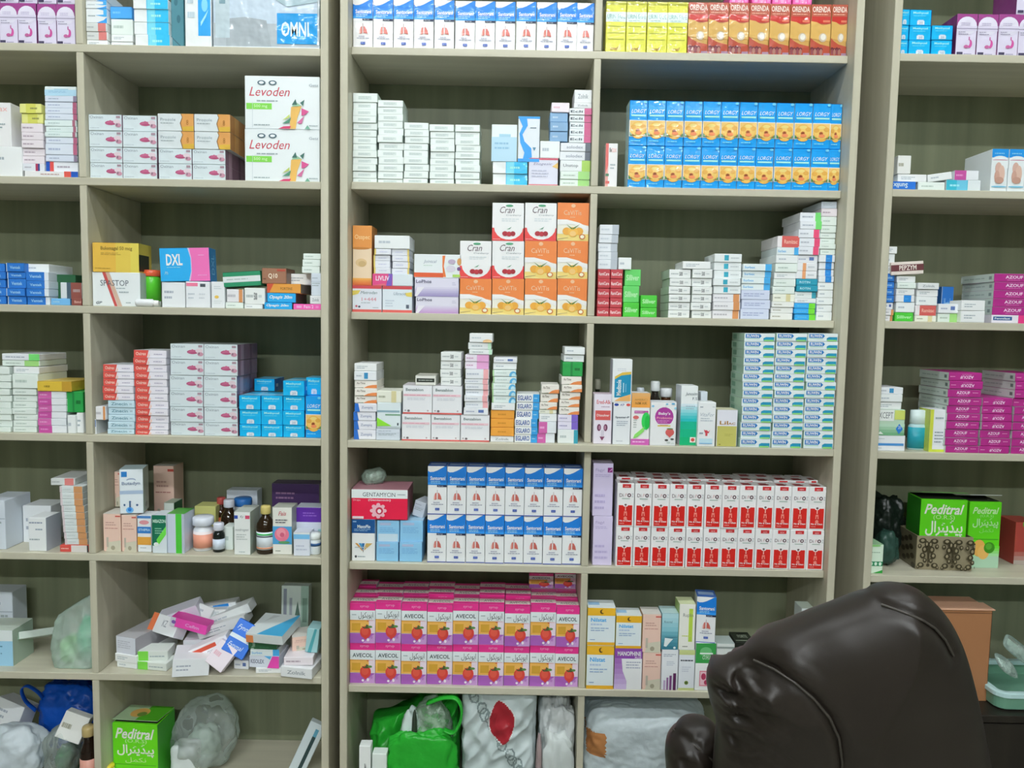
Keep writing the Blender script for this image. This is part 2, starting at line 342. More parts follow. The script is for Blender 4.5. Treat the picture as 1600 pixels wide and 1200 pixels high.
tpl('cran', 'e6eef0', [R(0, 0, 1, .34, 'e04444'), E(.52, .36, .46, .33, 'e6eef0'), R(0, .34, 1, .42, 'e6eef0'), T('Cran', .24, .73, .7, .9, '5a4a52', 'i'), T('Cranberry', .44, .645, .92, .7, '7c868c', 'i'), E(.54, .925, .12, .03, '4c9a72'), L(.3, .5, .9, .6, 2, 'c8d2d6'), E(.41, .19, .09, .065, 'a82634'), E(.54, .18, .09, .065, 'b42c38'), E(.66, .19, .08, .065, '9c2230'), G('5c9a78', (.46, .3), (.62, .37), (.56, .31)), L(.03, .02, .3, .06, 1, 'f4b0ac'), FC('R'), R(0, 0, 1, 1, 'c8d0d0')])
tpl('citrus', 'e8e6d8', [R(0, .5, 1, 1, 'e58443'), G('e58443', (.45, .5), (1, .5), (1, .4)), R(0, 0, 1, .18, 'e6cf7a'), G('e8d68a', (0, .5), (0, .1), (.6, 0), (0, 0)), G('f0efe6', (0, .42), (0, .56), (.3, .56), (.7, .48), (1, .36), (1, .26), (.5, .44)), T('CaViTis', .2, .68, .76, .8, 'f2c6a4'), E(.5, .92, .07, .05, 'f2b890'), L(.4, .6, .66, .64, 1, 'f2c6a4'),
    E(.3, .25, .13, .1, 'e2a43e'), E(.7, .25, .13, .1, 'e2a43e'), E(.5, .23, .16, .13, 'eeb24a'), E(.5, .19, .1, .07, 'f0bf78'), G('4c7a3c', (.28, .44), (.5, .32), (.46, .3)), G('4c7a3c', (.72, .44), (.48, .33), (.52, .3)), E(.8, .11, .1, .07, 'c8783c'), E(.8, .11, .065, .045, 'f0e4cc'), G('a89468', (.02, .05), (.35, .09), (.35, .08), (.02, .03)), FC('R'), R(0, 0, 1, 1, 'd87c3c'), FC('T'), R(0, 0, 1, 1, 'e08844')])
side('d8cc4c', 'nil', 'd9e4f2', [R(0, .78, 1, .985, 'e5b12e'), E(.52, .885, .08, .06, '5a4420'), E(.56, .895, .06, .045, 'e5b12e'), T('Nilstat', .12, .62, .68, .72, '3aa6e0', 'b'), L(.12, .5, .7, .6, 1, 'b0c4dc'), L(.12, .36, .85, .48, 2, '8ea8c8'), L(.1, .12, .35, .17, 1, '7c98bc'), R(0, 0, 1, .08, 'e0aa2c'), FC('T'), R(0, 0, 1, 1, 'dfe8f0'), R(.05, .3, .45, .7, '9cc4e4')])
tpl('maxo', 'd2bce0', [R(0, .75, 1, 1, '8a4aa6')] + grad(0, .75, 'cbb8e0', '9c68b4', 6, 0, .45) + [R(.45, 0, 1, .75, 'e4e6f0'), G('e4e6f0', (.25, .75), (.3, .45), (.45, .2), (.45, .75)), T('MANOPHINE', .1, .82, .96, .93, 'f0e6f6', 'b'), T('PLUS', .74, .755, .96, .805, 'e8d8f0', 'b'), L(.42, .5, .95, .7, 3, 'a8aec0')])
tpl('peach', 'e4c4b4', [R(.7, .92, 1, .955, 'c8584c'), L(.15, .68, .8, .8, 2, 'c0968a'), L(.1, .6, .9, .64, 1, 'b87c74'), G('ccc8b4', (.15, 0), (.3, .25), (1, .3), (1, 0)), R(.18, .12, .3, .38, 'b8b0a0'), E(.55, .1, .12, .06, 'a09a84'), FC('T'), R(0, 0, 1, 1, 'd8d4cc')])
tpl('tealpic', '8fc0cc', grad(0, .5, '3a7c90', '6cacba', 5) + grad(.5, 1, '86c0cc', 'b0d6dc', 4) + [T('Rosotal', .14, .74, .62, .8, '4a7484'), G('dceaec', (.15, .1), (.2, .33), (.7, .3), (.5, .2), (.3, .08)), R(.2, .33, .95, .36, '4c8494'), E(.8, .06, .08, .03, 'dceaec'), FC('T'), R(0, 0, 1, 1, 'b8d4d4')])
tpl('bars', 'dfe4ec', [L(.1, .82, .95, .9, 2, '9aa4b4'), L(.3, .6, .8, .72, 3, 'b8c0cc'), R(.14, 0, .26, .24, 'b8a4c4'), R(.32, 0, .44, .31, '96709c'), R(.5, 0, .64, .36, '7a4a7c'), R(.72, 0, .9, .42, '5c2a56')])
tpl('limeband', 'e6eade', [R(.6, .18, .84, .9, 'b8d44e'), T('Ruplin', .24, .7, .86, .8, '7a8078'), L(.2, .28, .8, .33, 1, 'c4d468'), L(.25, .05, .7, .1, 1, '8a8a80'), FC('L'), R(0, 0, 1, 1, 'b0c878'), FC('T'), R(0, 0, 1, 1, 'd4dcb0')])
tpl('olivebox', 'dde2ee', [R(0, .88, 1, 1, 'c4ce8a'), R(0, 0, 1, .06, 'c4ce8a'), L(.1, .7, .9, .78, 1, '4a5058'), L(.2, .45, .8, .6, 3, 'c0c6d2'), E(.5, .19, .13, .05, '8aa04c'), R(.42, .16, .58, .22, '4c6430')])
tpl('greenman', 'e4e8e6', [R(0, .58, 1, 1, '3c9a4c'), G('3c9a4c', (.7, .35), (.85, .6), (1, .6), (1, .3)), E(.5, .82, .3, .1, '6cb878'), R(.2, .77, .85, .8, 'dff0e0'), T('O.H.L', .34, .66, .75, .75, 'dff0e0', 'i'), R(.22, .1, .88, .42, 'd87a8c'), R(.26, .12, .84, .4, 'ecc4cc'), E(.42, .3, .12, .07, 'b03c5c'), E(.68, .3, .12, .07, 'b03c5c'), E(.55, .18, .1, .05, 'b03c5c')])
tpl('neur', 'd2d8d4', [T('Neuroxen', .1, .5, .95, .7, '4c5a58', 'i'), T('HOT RELIEF', .12, .28, .8, .38, '3c4644', 'b'), R(0, .9, 1, .94, '8a9490'), FC('T'), R(0, 0, 1, 1, 'a8b4b0')])
tpl('blackbox', '20241e', [R(.06, .82, .94, .85, '90988c'), FC('T'), R(0, 0, 1, 1, '2c3228'), R(.06, .1, .94, .16, '8c9684'), T('FORTE', .3, .4, .8, .7, '96a08c')])
tpl('lilac', 'd2c8e6', [T('Flagyl', .12, .83, .55, .9, 'a092c0'), L(.1, .74, .9, .8, 2, 'b4a8d0'), L(.1, .1, .8, .45, 3, 'b8acd4')])
tpl('lilacpink', 'd2c8e6', [T('Flagyl', .12, .83, .55, .9, 'a092c0'), R(.72, .83, .96, .92, '8a2c7c'), G('e0b0dc', (.76, .84), (.94, .91), (.94, .88)), L(.1, .74, .9, .8, 2, 'b4a8d0'), L(.1, .1, .8, .45, 3, 'b8acd4'), FC('T'), R(0, 0, 1, 1, 'c4bcd4')])
tpl('kidney', 'e2dcea', [T('Ered-Alk', .14, .8, .92, .88, 'cc6a70', 'b'), L(.4, .72, .9, .77, 1, 'b8a4b4'), R(.08, .48, .92, .67, 'd05a58'), T('Dissolver', .16, .55, .86, .6, 'f2d4d2', 'b'), E(.3, .33, .11, .07, '6e3a58'), E(.32, .33, .05, .045, 'b08098'), E(.66, .33, .11, .07, '6e3a58'), E(.64, .33, .05, .045, 'b08098'), R(.44, .16, .47, .28, 'b4b0bc'), R(.52, .16, .55, .28, 'b4b0bc'), G('7c3c5c', (.34, .15), (.62, .15), (.48, .07)), FC('T'), R(0, 0, 1, 1, 'd4c0cc')])
tpl('medz', 'e2e6ee', [L(.25, .72, .85, .8, 2, 'c4cad4'), G('d8b84c', (.12, .6), (.5, .7), (.95, .72), (.95, .66), (.5, .63), (.12, .54)), G('1b8cb4', (.12, .12), (.12, .54), (.45, .63), (.95, .66), (.95, .14)), G('e8b068', (.12, .04), (.4, .12), (.95, .2), (.95, .04)),
    T('Medizole', .22, .17, .46, .53, 'dff2f8', 'bv'), R(.55, .24, .6, .46, 'b8dce8'), R(.68, .25, .71, .44, '90c8dc'), FC('L'), R(0, 0, 1, 1, 'c0c4d0')])
tpl('spas', 'e0e4ec', [R(0, .92, 1, 1, 'e8ecf0'), E(.17, .955, .13, .032, '2c48a4'), T('ACP', .38, .93, .62, .98, '3a4c94', 'bi'), E(.85, .955, .12, .032, 'cc4a44'), T('Spaster-P', .12, .62, .92, .68, '4a5464', 'b'), L(.2, .44, .85, .58, 3, 'a0aab6'), L(.2, .07, .75, .1, 1, 'a0aab6'), FC('L'), R(0, 0, 1, 1, 'b8bcc8')])
tpl('greenswirl', 'e6eae6', grad(.72, 1, 'e8a048', 'dca868', 4) + [T('AMERICI', .16, .85, .84, .89, 'b48444'), T('NIM AIK', .2, .78, .84, .83, 'a47838', 'b'), R(.16, .61, .92, .66, 'b45a9c'), L(.2, .62, .85, .65, 1, 'e0b0d4'), E(.25, .53, .16, .035, 'd06a68'), L(.12, .32, .35, .5, 4, 'a8b0ac'), E(.8, .46, .24, .17, '38cc5c'), E(.88, .44, .14, .13, '22b848'), G('8ad86a', (.12, .12), (.2, .2), (.6, .32), (.72, .36), (.7, .26), (.35, .15)), R(.74, .2, .8, .3, 'e6f4e8'), R(0, 0, 1, .115, 'c860b0'), L(.1, .03, .9, .09, 1, 'e8b8dc')])
tpl('babyc', 'e4e6f0', [E(.53, .665, .36, .215, 'a83c96'), R(.18, .48, .88, .5, 'e4e6f0'), R(.28, .44, .78, .47, 'd8c45c'), T("Baby's", .3, .69, .76, .77, 'f2e4f2', 'b'), T('Probiotic', .24, .61, .84, .66, 'e8a0b4', 'b'), L(.26, .52, .8, .59, 2, 'd898cc'), E(.08, .9, .05, .025, '7cbcdc'), E(.62, .95, .05, .02, '7cbcdc'), E(.86, .96, .07, .02, '5aa4cc'), E(.95, .86, .05, .025, '8cc8dc'),
    E(.76, .31, .17, .085, 'd0605c'), G('d0605c', (.6, .28), (.92, .28), (.76, .19)), E(.76, .39, .13, .018, '6a8450'), E(.64, .13, .07, .025, '4a4c48'), E(.86, .155, .07, .02, '4a4c48'), E(.72, .075, .08, .025, 'c4ccc8'), E(.88, .06, .07, .02, 'd4dad8'), FC('T'), R(0, 0, 1, 1, 'dfe4ea')])
tpl('juno', 'e2e8ee', grad(0, .68, '0fae74', '1fb4a8', 5) + grad(.4, .7, '28b8bc', 'd0e0e8', 6) + [T('Junosim', .25, .83, .95, .895, '5c6874', 'i'), T('F.S', .68, .765, .95, .81, '5c6874'), L(.3, .6, .95, .68, 2, '9ab8c4'), R(.6, .05, .94, .14, 'e8e0dc'), E(.77, .095, .11, .03, 'c44a40'), FC('L'), R(0, 0, 1, 1, 'd6dce4')])
tpl('vita', 'e2e6ee', [L(.1, .86, .3, .92, 1, '7c8894'), L(.8, .88, .95, .91, 1), T('VitaFor', .12, .68, .92, .76, 'a4b0ba', 'i'), L(.14, .56, .85, .66, 2, 'b0bac4'), E(.5, .34, .07, .03, 'c44450'), R(.44, .24, .56, .33, 'd0525c'), G('c44450', (.34, .38), (.44, .3), (.5, .32), (.62, .3), (.7, .38), (.62, .34)), L(.1, .26, .36, .34, 1, '7c8894'), R(.1, .06, .85, .18, 'bcdcee'), R(.1, .06, .85, .08, '78b4dc')])
tpl('lila', 'dcdde6', [R(.03, .01, .97, .56, 'bdb964'), T('Lil', .14, .6, .55, .7, 'a87c3c', 'b'), T('AC', .55, .6, .9, .66, 'a87c3c', 'b'), L(.4, .28, .8, .36, 2, 'a8a454'), R(.12, .045, .22, .075, '8c8434'), FC('T'), R(0, 0, 1, 1, 'd8d6b8'), FC('L'), R(0, 0, 1, 1, 'b8b894')])
tpl('gent', 'e11f48', [R(0, .71, 1, 1, 'dfe8ee'), T('GENTAMYCIN', .2, .765, .78, .9, '3c4c54'), L(.82, .8, .98, .88, 1), T('(Gentamicin)', .3, .6, .7, .69, 'f6c8d0', 'b'), T('Drops', .03, .6, .16, .68, 'f6c8d0')] + [E(.48+.115*math.cos(k*math.pi/4), .3+.2*math.sin(k*math.pi/4), .035, .06, 'f0b4c0') for k in range(8)] + [E(.48, .3, .11, .2, 'f0b4c0'), E(.5, .3, .065, .12, 'c42c4c'), E(.5, .29, .035, .07, 'f4d8dc'), R(.02, .03, .22, .11, 'f6d8de'), FC('T'), R(0, 0, 1, 1, 'c8909c'), FC('R'), R(0, 0, 1, 1, '9a6470')])
tpl('maxob', 'e4eaee', [R(0, .67, 1, 1, '16508c'), T('MaxoFlo', .24, .79, .8, .87, 'dce6f0', 'b'), L(.1, .71, .9, .78, 2, '8cb0d0'), R(.05, .93, .2, .96, '8cb0d0'), G('d09848', (.14, .43), (.24, .43), (.48, .28), (.46, .24)), G('4a98c8', (.3, .43), (.42, .43), (.5, .34), (.47, .26)), G('2c6ca4', (.44, .43), (.56, .43), (.5, .24)), G('5c4c3c', (.48, .26), (.52, .26), (.5, .2)), G('c8a860', (.62, .43), (.9, .43), (.54, .26), (.56, .34)), L(.14, .3, .8, .36, 1, 'b4bec4'), E(.18, .11, .05, .03, '4a5054'), L(.26, .08, .6, .14, 1)])
tpl('skyblue', '8cc4ec', [R(.12, .78, .62, .9, 'a8b8d8'), L(.12, .4, .85, .7, 4, '74acd8'), FC('R'), R(0, 0, 1, 1, '6aa4cc'), FC('T'), R(0, 0, 1, 1, 'a0c8e0')])
tpl('skyblue2', '8cc4ec', [R(.06, .02, .94, .38, 'c4daee'), R(.12, .78, .62, .9, 'a8b8d8'), L(.12, .45, .85, .7, 3, '74acd8')])
# square and flat boxes
def flo(n):
    o = []
    for a in range(2):
        o += [E(.66, .62-.5*a+.02, .17, .1, 'b86a8c'), G('c07a98', (.48, .62-.5*a), (.62, .72-.5*a), (.8, .64-.5*a)), E(.84, .7-.5*a, .1, .09, 'd8c4cc'), E(.88, .56-.5*a, .08, .08, 'c89cac'), R(.82, .82-.5*a, .96, .9-.5*a, 'a8909c'), R(.85, .55-.5*a, .9, .64-.5*a, '9c8494')]
    return o
tpl('heron', 'd6e2e6', [T('Oxinan', .05, .74, .44, .92, '8a98a0'), E(.67, .48, .17, .14, 'b85a80'), G('c4688c', (.5, .42), (.66, .66), (.8, .5)), E(.86, .56, .11, .15, 'ddccd4'), E(.9, .34, .09, .13, 'c894a8'), R(.84, .78, .96, .92, 'a8909c'), R(.84, .3, .88, .46, '8c7080'), L(.05, .12, .4, .2, 1, 'b4c0c6'), FC('R'), R(0, 0, 1, 1, '8a6a80'), R(.15, 0, .3, 1, 'b094a6'), R(.6, 0, .7, 1, '6e5068'), FC('T'), R(0, 0, 1, 1, 'd4dcdc')], 'film')
tpl('wavebox', 'd8e0e2', [G('dca05c', (.66, 1), (.7, .8), (.64, .45), (.7, 0), (1, 0), (1, 1)), G('d8b048', (.7, 0), (.68, .25), (1, .3), (1, 0)), G('8a6a48', (.64, 1), (.68, .8), (.62, .45), (.68, 0), (.7, 0), (.645, .45), (.7, .8), (.66, 1)), T('Prozole', .08, .58, .5, .74, '98a8ae'), L(.08, .4, .5, .5, 1), T('8', .8, .35, .86, .65, 'a8743c'), FC('R'), R(0, 0, 1, 1, 'c08a50'), R(.2, 0, .4, 1, 'd8a868')], 'film')
tpl('levo', 'dfe6ec', [T('Levoden', .06, .62, .6, .79, 'bd3c4c', 'i'), R(.02, .37, .36, .485, '7ed04e'), T('500 mg', .12, .39, .3, .46, 'd4f0c0'), L(.16, .5, .55, .56, 1), R(.1, .02, .105, .5, 'c0cad0'), L(.12, .05, .35, .1, 1), T('Getz', .86, .81, .98, .86, '8a98a0')] + [E(.3+.075*s, .87, .055, .045, '4a6470') for s in (-1, 1)] + [E(.3+.075*s, .87, .033, .026, 'dfe6ec') for s in (-1, 1)] + [
    G('e2b45c', (.62, .42), (.76, .44), (.7, .2), (.68, .0), (.6, 0)), G('90bc9c', (.63, .43), (.68, .52), (.76, .44)), G('3c6a60', (.63, .46), (.68, .57), (.7, .46)), G('3c6a60', (.74, .5), (.8, .56), (.78, .44)), G('d0508c', (.76, .26), (.76, .4), (.86, .34), (.8, .27)), G('c86a98', (.7, .12), (.8, .26), (.76, .1)), G('4a8a70', (.5, .1), (.62, .22), (.6, .12)), G('b8c86c', (.5, .16), (.6, .28), (.6, .22)), G('cc3c68', (.44, .0), (.52, .05), (.62, .06), (.6, 0)), G('70a890', (.8, .0), (.84, .08), (.88, 0)), L(.86, .05, .98, .09, 1), R(0, 0, 1, .005, 'b4c0c6')])
tpl('spastop', 'e0e6ea', [G('c45450', (.21, 1), (.28, 1), (.52, 0), (.46, 0)), G('ccb09c', (.28, 1), (.36, 1), (.62, 0), (.53, 0)), T('SPASTOP', .17, .6, .76, .77, '56626c'), T('GP', .07, .06, .2, .14, '6c767e', 'bi'), L(.5, .5, .75, .56, 1), L(.56, .38, .76, .46, 1), L(.7, .08, .85, .14, 1), FC('R'), R(0, 0, 1, 1, 'b4bcbc')])
tpl('gold', 'dcb24a', [R(.5, 0, 1, 1, 'd9bf52'), R(.82, 0, 1, 1, 'd8c858'), T('Bulomagal 50 mcg', .18, .72, .86, .88, '8a7430', 'b'), L(.18, .58, .7, .68, 2, 'b49440'), L(.05, .1, .45, .16, 1, 'b8963c'), FC('R'), R(0, 0, 1, 1, 'c8b84c'), R(0, .05, .8, .62, '20281c'), FC('T'), R(0, 0, 1, 1, 'd8c874')])
tpl('dxl', '2aa8e8', [G('e870b4', (.6, 1), (1, 1), (1, 0), (.6, 0), (.64, .3), (.64, .7)), G('d0c0e0', (.57, 1), (.6, 1), (.64, .7), (.64, .3), (.6, 0), (.57, 0), (.625, .3), (.625, .7)), T('DXL', .13, .48, .46, .82, 'eaf4fa', 'b'), L(.14, .4, .46, .44, 1, '9cd4f2'), L(.78, .76, .92, .8, 1, 'f4b8dc'), T('Ph', .09, .2, .16, .3, 'b4e0f4', 'i'), L(.76, .15, .94, .2, 1, 'f0a8d4'), FC('R'), R(0, 0, 1, 1, '1f7cb8'), T('DXL', .3, .2, .7, .8, '8cc4e4', 'v'), FC('T'), R(0, 0, 1, 1, '48b0dc')])
tpl('greenstripe', '2c8c64', [R(0, .3, .999, .7, 'd4dcdc'), L(.1, .42, .9, .58, 1, 'a8b4b4'), FC('T'), R(0, 0, 1, 1, '9cb4a4')])
tpl('q10', '9c7058', [T('Q10', .26, .3, .64, .66, 'ecdcc8', 'b'), L(.05, .2, .22, .4, 1, '6a4434'), R(.62, .8, .96, .92, 'b44c3c'), FC('R'), R(0, 0, 1, 1, '6c5040'), FC('T'), R(0, 0, 1, 1, 'a88c78')])
tpl('orangebox', 'dd9a44', [G('c8543c', (0, 0), (0, 1), (.2, 1), (.06, 0)), T('FORTINE', .4, .35, .75, .62, '7c5428'), FC('R'), R(0, 0, 1, 1, '787468'), FC('T'), R(0, 0, 1, 1, 'd8ae74')])
tpl('opag', '28a4e4', [T('Opagis 20m', .08, .3, .88, .76, 'e2f2fa', 'bi'), FC('R'), R(0, 0, 1, 1, '60504c'), FC('T'), R(0, 0, 1, 1, '6cbce0')])
tpl('pinkflat', 'ec62b0', [R(.12, .3, .3, .7, 'f4a4d0'), T('Fem 2', .38, .25, .72, .8, 'f8c4e0', 'b'), R(.8, .3, .9, .7, 'f088c4'), FC('T'), R(0, 0, 1, 1, 'f0a0cc')])
tpl('creamorange', 'e6cfb0', [R(0, .62, 1, 1, 'dc9248'), T('Osspec', .1, .75, .9, .85, 'ecc088', 'b'), E(.4, .62, .5, .02, 'c07c38'), E(.45, .38, .3, .07, 'd8bc8c'), E(.5, .36, .2, .05, 'c8aa78')] + grad(0, .12, 'd86a38', 'e8a854', 4) + [FC('R'), R(0, 0, 1, 1, 'b87a3c'), FC('T'), R(0, 0, 1, 1, 'd8b494')])
tpl('yedgeL', 'dde0f0', [R(0, 0, .1, 1, 'dcc468'), L(.3, .3, .8, .7, 1, 'c4c8dc')])
tpl('yedgeR', 'dde0f0', [R(.9, 0, 1, 1, 'dcc468'), L(.2, .3, .7, .7, 1, 'c4c8dc')])
tpl('liv', 'd2dce2', [R(0, 0, .5, 1, 'd84a84'), G('7c5ab8', (.34, 0), (.4, 1), (.5, 1), (.48, 0)), T('LIVLIV', .08, .42, .42, .82, 'f4dcec', 'b'), G('d86a78', (0, 0), (.3, .2), (.34, 0))])
tpl('swoosh', 'd9deee', [R(0, .88, 1, 1, 'c84a50'), R(0, 0, 1, .1, 'd4605a'), G('dcc860', (0, .62), (0, .8), (.28, .82), (.2, .68)), T('Metrodan', .28, .68, .85, .79, '5c7c7c', 'i'), T('1+444', .32, .42, .82, .55, 'cc8490'), L(.3, .32, .8, .38, 1), E(.14, .22, .04, .04, 'c06070'), E(.24, .2, .04, .04, '4c5464'), L(.7, .14, .92, .2, 1)])
tpl('swoosh2', 'd6e0ec', [R(0, .88, 1, 1, 'c84a50'), R(0, 0, 1, .1, 'd4605a'), G('dcc860', (1, .6), (1, .78), (.74, .74), (.82, .62)), T('Ultracid', .38, .66, .8, .77, '7c90a0', 'i'), L(.1, .2, .4, .5, 3, 'bcc8d4'), R(.8, .16, .9, .3, '566070')])
tpl('burst', 'dfe6ea', [R(0, .03, .62, .22, 'd85c34'), G('e0783c', (.6, .95), (.66, .95), (.63, .5), (.68, .05), (.62, .05), (.6, .5)), T('Jointcal', .2, .6, .48, .76, '8c98a8', 'i'), L(.2, .5, .4, .55, 1, 'a8c4b0'), E(.8, .7, .08, .1, 'b8a8c0'), E(.78, .4, .1, .14, 'd0ccd8'), E(.96, .7, .05, .15, 'd09858'), E(.95, .4, .04, .08, '6c4c80'), R(.82, .05, .98, .16, 'a4cc5c')])
tpl('lophos', 'd8d6e6', grad(0, .5, '9c92c0', 'cfcce0', 5) + [T('LoPhos', .03, .72, .38, .9, '5c5c74', 'b'), G('e0deec', (0, 0), (.06, .5), (.22, .5), (.06, 0)), L(.85, .6, .95, .8, 2, 'b8b8cc')])
tpl('lophos2', 'd8d6e4', grad(0, .45, 'b894c4', 'd2cce0', 5) + [T('LoPhos', .03, .72, .38, .9, '5c5c74', 'b'), G('e0deec', (0, 0), (.06, .45), (.22, .45), (.06, 0)), L(.85, .6, .95, .8, 2, 'b8b8cc')])
tpl('benz', 'e2e4ea', [R(0, 0, 1, .055, 'd0605c'), T('Benzabion', .1, .8, .7, .9, '6c7c7c', 'b'), R(.02, .62, .96, .7, 'e4c4cc'), L(.04, .63, .95, .69, 1, 'd49cac'), L(.15, .48, .85, .58, 2, 'c4c8d0'), E(.09, .12, .03, .025, 'a8a0a4'), E(.2, .11, .045, .04, '70686c'), E(.86, .12, .03, .03, 'b8a8ac'), FC('T'), R(0, 0, 1, 1, 'd4d0d4')])
tpl('pepz', 'ded4cc', [R(0, .28, 1, .78, '6a3c40'), T('PEPZYM', .25, .34, .78, .72, 'e6dcd4', 'b')])
tpl('azo', 'ae2c84', [T('AZOUF', .26, .4, .66, .78, 'f0d0e4', 'b'), L(.3, .16, .6, .3, 1, 'd488b8'), L(.74, .5, .96, .68, 1, 'e0a4c8'), R(0, .95, 1, 1, 'cc6cac'), FC('L'), R(0, 0, 1, 1, 'c8d4cc'), L(.1, .3, .8, .7, 1, 'a8b8b0'), R(0, .2, .05, .8, 'dfe6e2'), R(.86, .3, .94, .7, '8a9894'), FC('T'), R(0, 0, 1, 1, 'b8a4b4')])
tpl('azoturn', 'ae2c84', [T('AZOUF', .34, .24, .74, .62, 'f0d0e4', 'bu'), L(.4, .7, .7, .84, 1, 'd488b8'), L(.04, .4, .26, .6, 1, 'e0a4c8'), FC('L'), R(0, 0, 1, 1, 'c8d4cc'), L(.1, .3, .8, .7, 1, 'a8b8b0'), R(.86, .3, .94, .7, '6a7874')])
tpl('fen', 'e0dce6', [R(.04, .35, .55, .8, '2c5c94'), T('Fenmilast', .08, .45, .5, .7, 'dce4ee', 'b'), R(.72, 0, .9, 1, 'e03c84')])
tpl('xcept', 'b4d0b8', grad(0, .45, '6ea87c', 'b4d4bc', 4) + [R(0, .56, .6, 1, 'e2e8e4'), R(.62, .62, .99, .98, 'c8d46c'), T('XCEPT', .05, .66, .56, .9, '70787c'), G('2c7ccc', (.68, .26), (.8, .46), (.94, .26), (.8, .06)), T('20', .76, .26, .86, .38, 'dce8f4'), G('e0ece0', (.04, .05), (.12, .16), (.24, .05))])
tpl('bluebar', 'dfe3e8', [R(.06, .34, .95, .5, '4c90cc'), L(.08, .75, .3, .82, 1), L(.08, .15, .25, .22, 1)])
tpl('zin', 'c4dcec', [T('Zinecin', .12, .3, .74, .74, '6c98a8', 'b'), L(.82, .2, .95, .8, 1, 'a4bcc8')])
tpl('oxer', 'e2dfee', [G('d6544c', (0, 0), (0, 1), (.46, 1), (.4, 0)), T('Oxirex', .06, .3, .38, .76, 'f2c4b8', 'b'), G('f0c8bc', (.42, 0), (.46, .6), (.5, .3), (.46, 0)), L(.62, .3, .95, .65, 1, 'b4b0c4'), FC('T'), R(0, 0, 1, 1, 'dce2ea')])
tpl('zump', 'dfe0ee', [G('2c6cc4', (0, 0), (0, 1), (.16, 1), (.24, 0)), T('Zumpiq', .3, .3, .82, .68, '98a0b8', 'b')])
tpl('egla', 'e4eaf0', [R(.72, 0, 1, 1, '3a9cdc'), T('EGLARO', .06, .22, .66, .82, '34589c', 'b'), L(.77, .35, .95, .65, 1, '9cd0f0')])
tpl('acti', 'e6e2da', [G('e08a50', (.4, .0), (.6, .3), (.8, .42), (1, .45), (1, 0)), G('70785c', (0, 0), (.4, .08), (.4, 0)), T('Ac-Time', .1, .5, .48, .8, '8c8478', 'b'), FC('L'), R(0, 0, 1, 1, 'c4c8be')])
tpl('ruw', 'dde6ec', [G('2474ba', (.04, .4), (.04, .9), (.5, .9), (.56, .65), (.5, .4)), T('RUWIN', .08, .48, .47, .83, 'f0f6fc', 'b'), R(.06, .28, .5, .34, '88c4a8'), G('2490b4', (.62, .08), (.62, .4), (.7, .55), (.97, .55), (.97, .08)), R(.64, .02, .95, .2, '8ad078'), FC('L'), R(0, 0, 1, 1, 'b4d4c0'), R(.1, .2, .4, .8, '7cae94'), FC('T'), R(0, 0, 1, 1, 'dfe8ea')])
tpl('plain', 'dfe9e4', [R(.22, .28, .75, .68, 'ccd8d4'), L(.24, .3, .73, .66, 2, 'b2c0be'), R(0, 0, 1, .05, 'c6d2cc'), FC('R'), R(0, 0, 1, 1, 'c4d2c8')])
# simple two-colour flat boxes
def simple(key, base, ends=(), txt=None, tc='98a4ae', fin='paper', n=1, tu=(.12, .6), top=None):
    o = [R(a, 0, b, 1, c) for a, b, c in ends]
    if txt: o.append(T(txt, tu[0], .32, tu[1], .68, tc, 'b'))
    else: o.append(L(tu[0], .28, tu[1], .72, n, tc))
    if top: o += [FC('T'), R(0, 0, 1, 1, top)]
    tpl(key, base, o, fin)
simple('lavpink', 'd4dcec', [(.88, 1, 'b0607c')], tc='a8b4cc', tu=(.1, .6))
simple('lavgrey', 'd0d8e6', [(.9, 1, '8a7c94')], tc='a4b0c4')
simple('mint', 'd6e4e2', [(.88, .97, 'a8687c')], tc='b0c4c2')
simple('pinkish', 'e2dadf', (), tc='b0a0ac', tu=(.08, .7))
simple('lemon', 'dede8a', [(.3, .75, 'd2d264')], tc='8c8c54', tu=(.5, .85))
simple('tubered', 'dfe2e8', [(0, .12, '2456b4'), (.12, .24, 'd4524c')], tc='b0a8b4', tu=(.35, .8))
simple('tubered2', 'e2e2e2', [(.74, .87, 'd85a50'), (.87, 1, '2456b4')], tc='b89c98', tu=(.3, .65))
simple('tubered3', 'd8dce2', [(.6, .72, 'a83c5c'), (.72, .8, '2c4c8c')], tc='b0b0b8', tu=(.1, .5))
simple('greyside', 'dde2ea', [(.66, 1, 'b4bcc4')], tc='c4ccd4', tu=(.08, .55))
simple('white', 'e2e7ec', (), tc='b4bec6')
simple('white2', 'e4e8ea', (), tc='a0acb4', n=2)
simple('whitegreen', 'dce6e0', (), tc='b4c4bc')
tpl('qrbox', 'e2e6e4', [L(.08, .3, .44, .7, 1, 'b4bcbc'), T('500', .46, .26, .62, .72, '565c60', 'b'), L(.68, .3, .92, .7, 1, 'c4cccc'), FC('L'), R(0, 0, 1, 1, 'ccd4cc')])
tpl('teal', 'e0e6e6', [R(.36, .2, .52, .85, '38a4bc'), L(.6, .3, .9, .7, 1, 'c0c8ca')])
simple('orend', 'dfdfe2', [(.74, .96, 'd0905c')], tc='b4b4ba', tu=(.05, .65))
simple('bluetxt', 'dce6ee', [(.78, 1, '4aaae4')], 'Surbex', '6cb0dc', tu=(.05, .42))
simple('peri', 'ccd4ee', (), tc='98a4c8', tu=(.08, .9), n=2)
simple('whtan', 'e2e4e0', (), tc='a8a898', tu=(.08, .5))
simple('olivep', 'e2e4d6', [(.6, .8, 'd4cc9c')], tc='a8ac98', tu=(.08, .5))
simple('redlab', 'e4e0e2', [(.2, .98, 'd0605c')], 'Ramizac', 'ecb4a4', tu=(.3, .9))
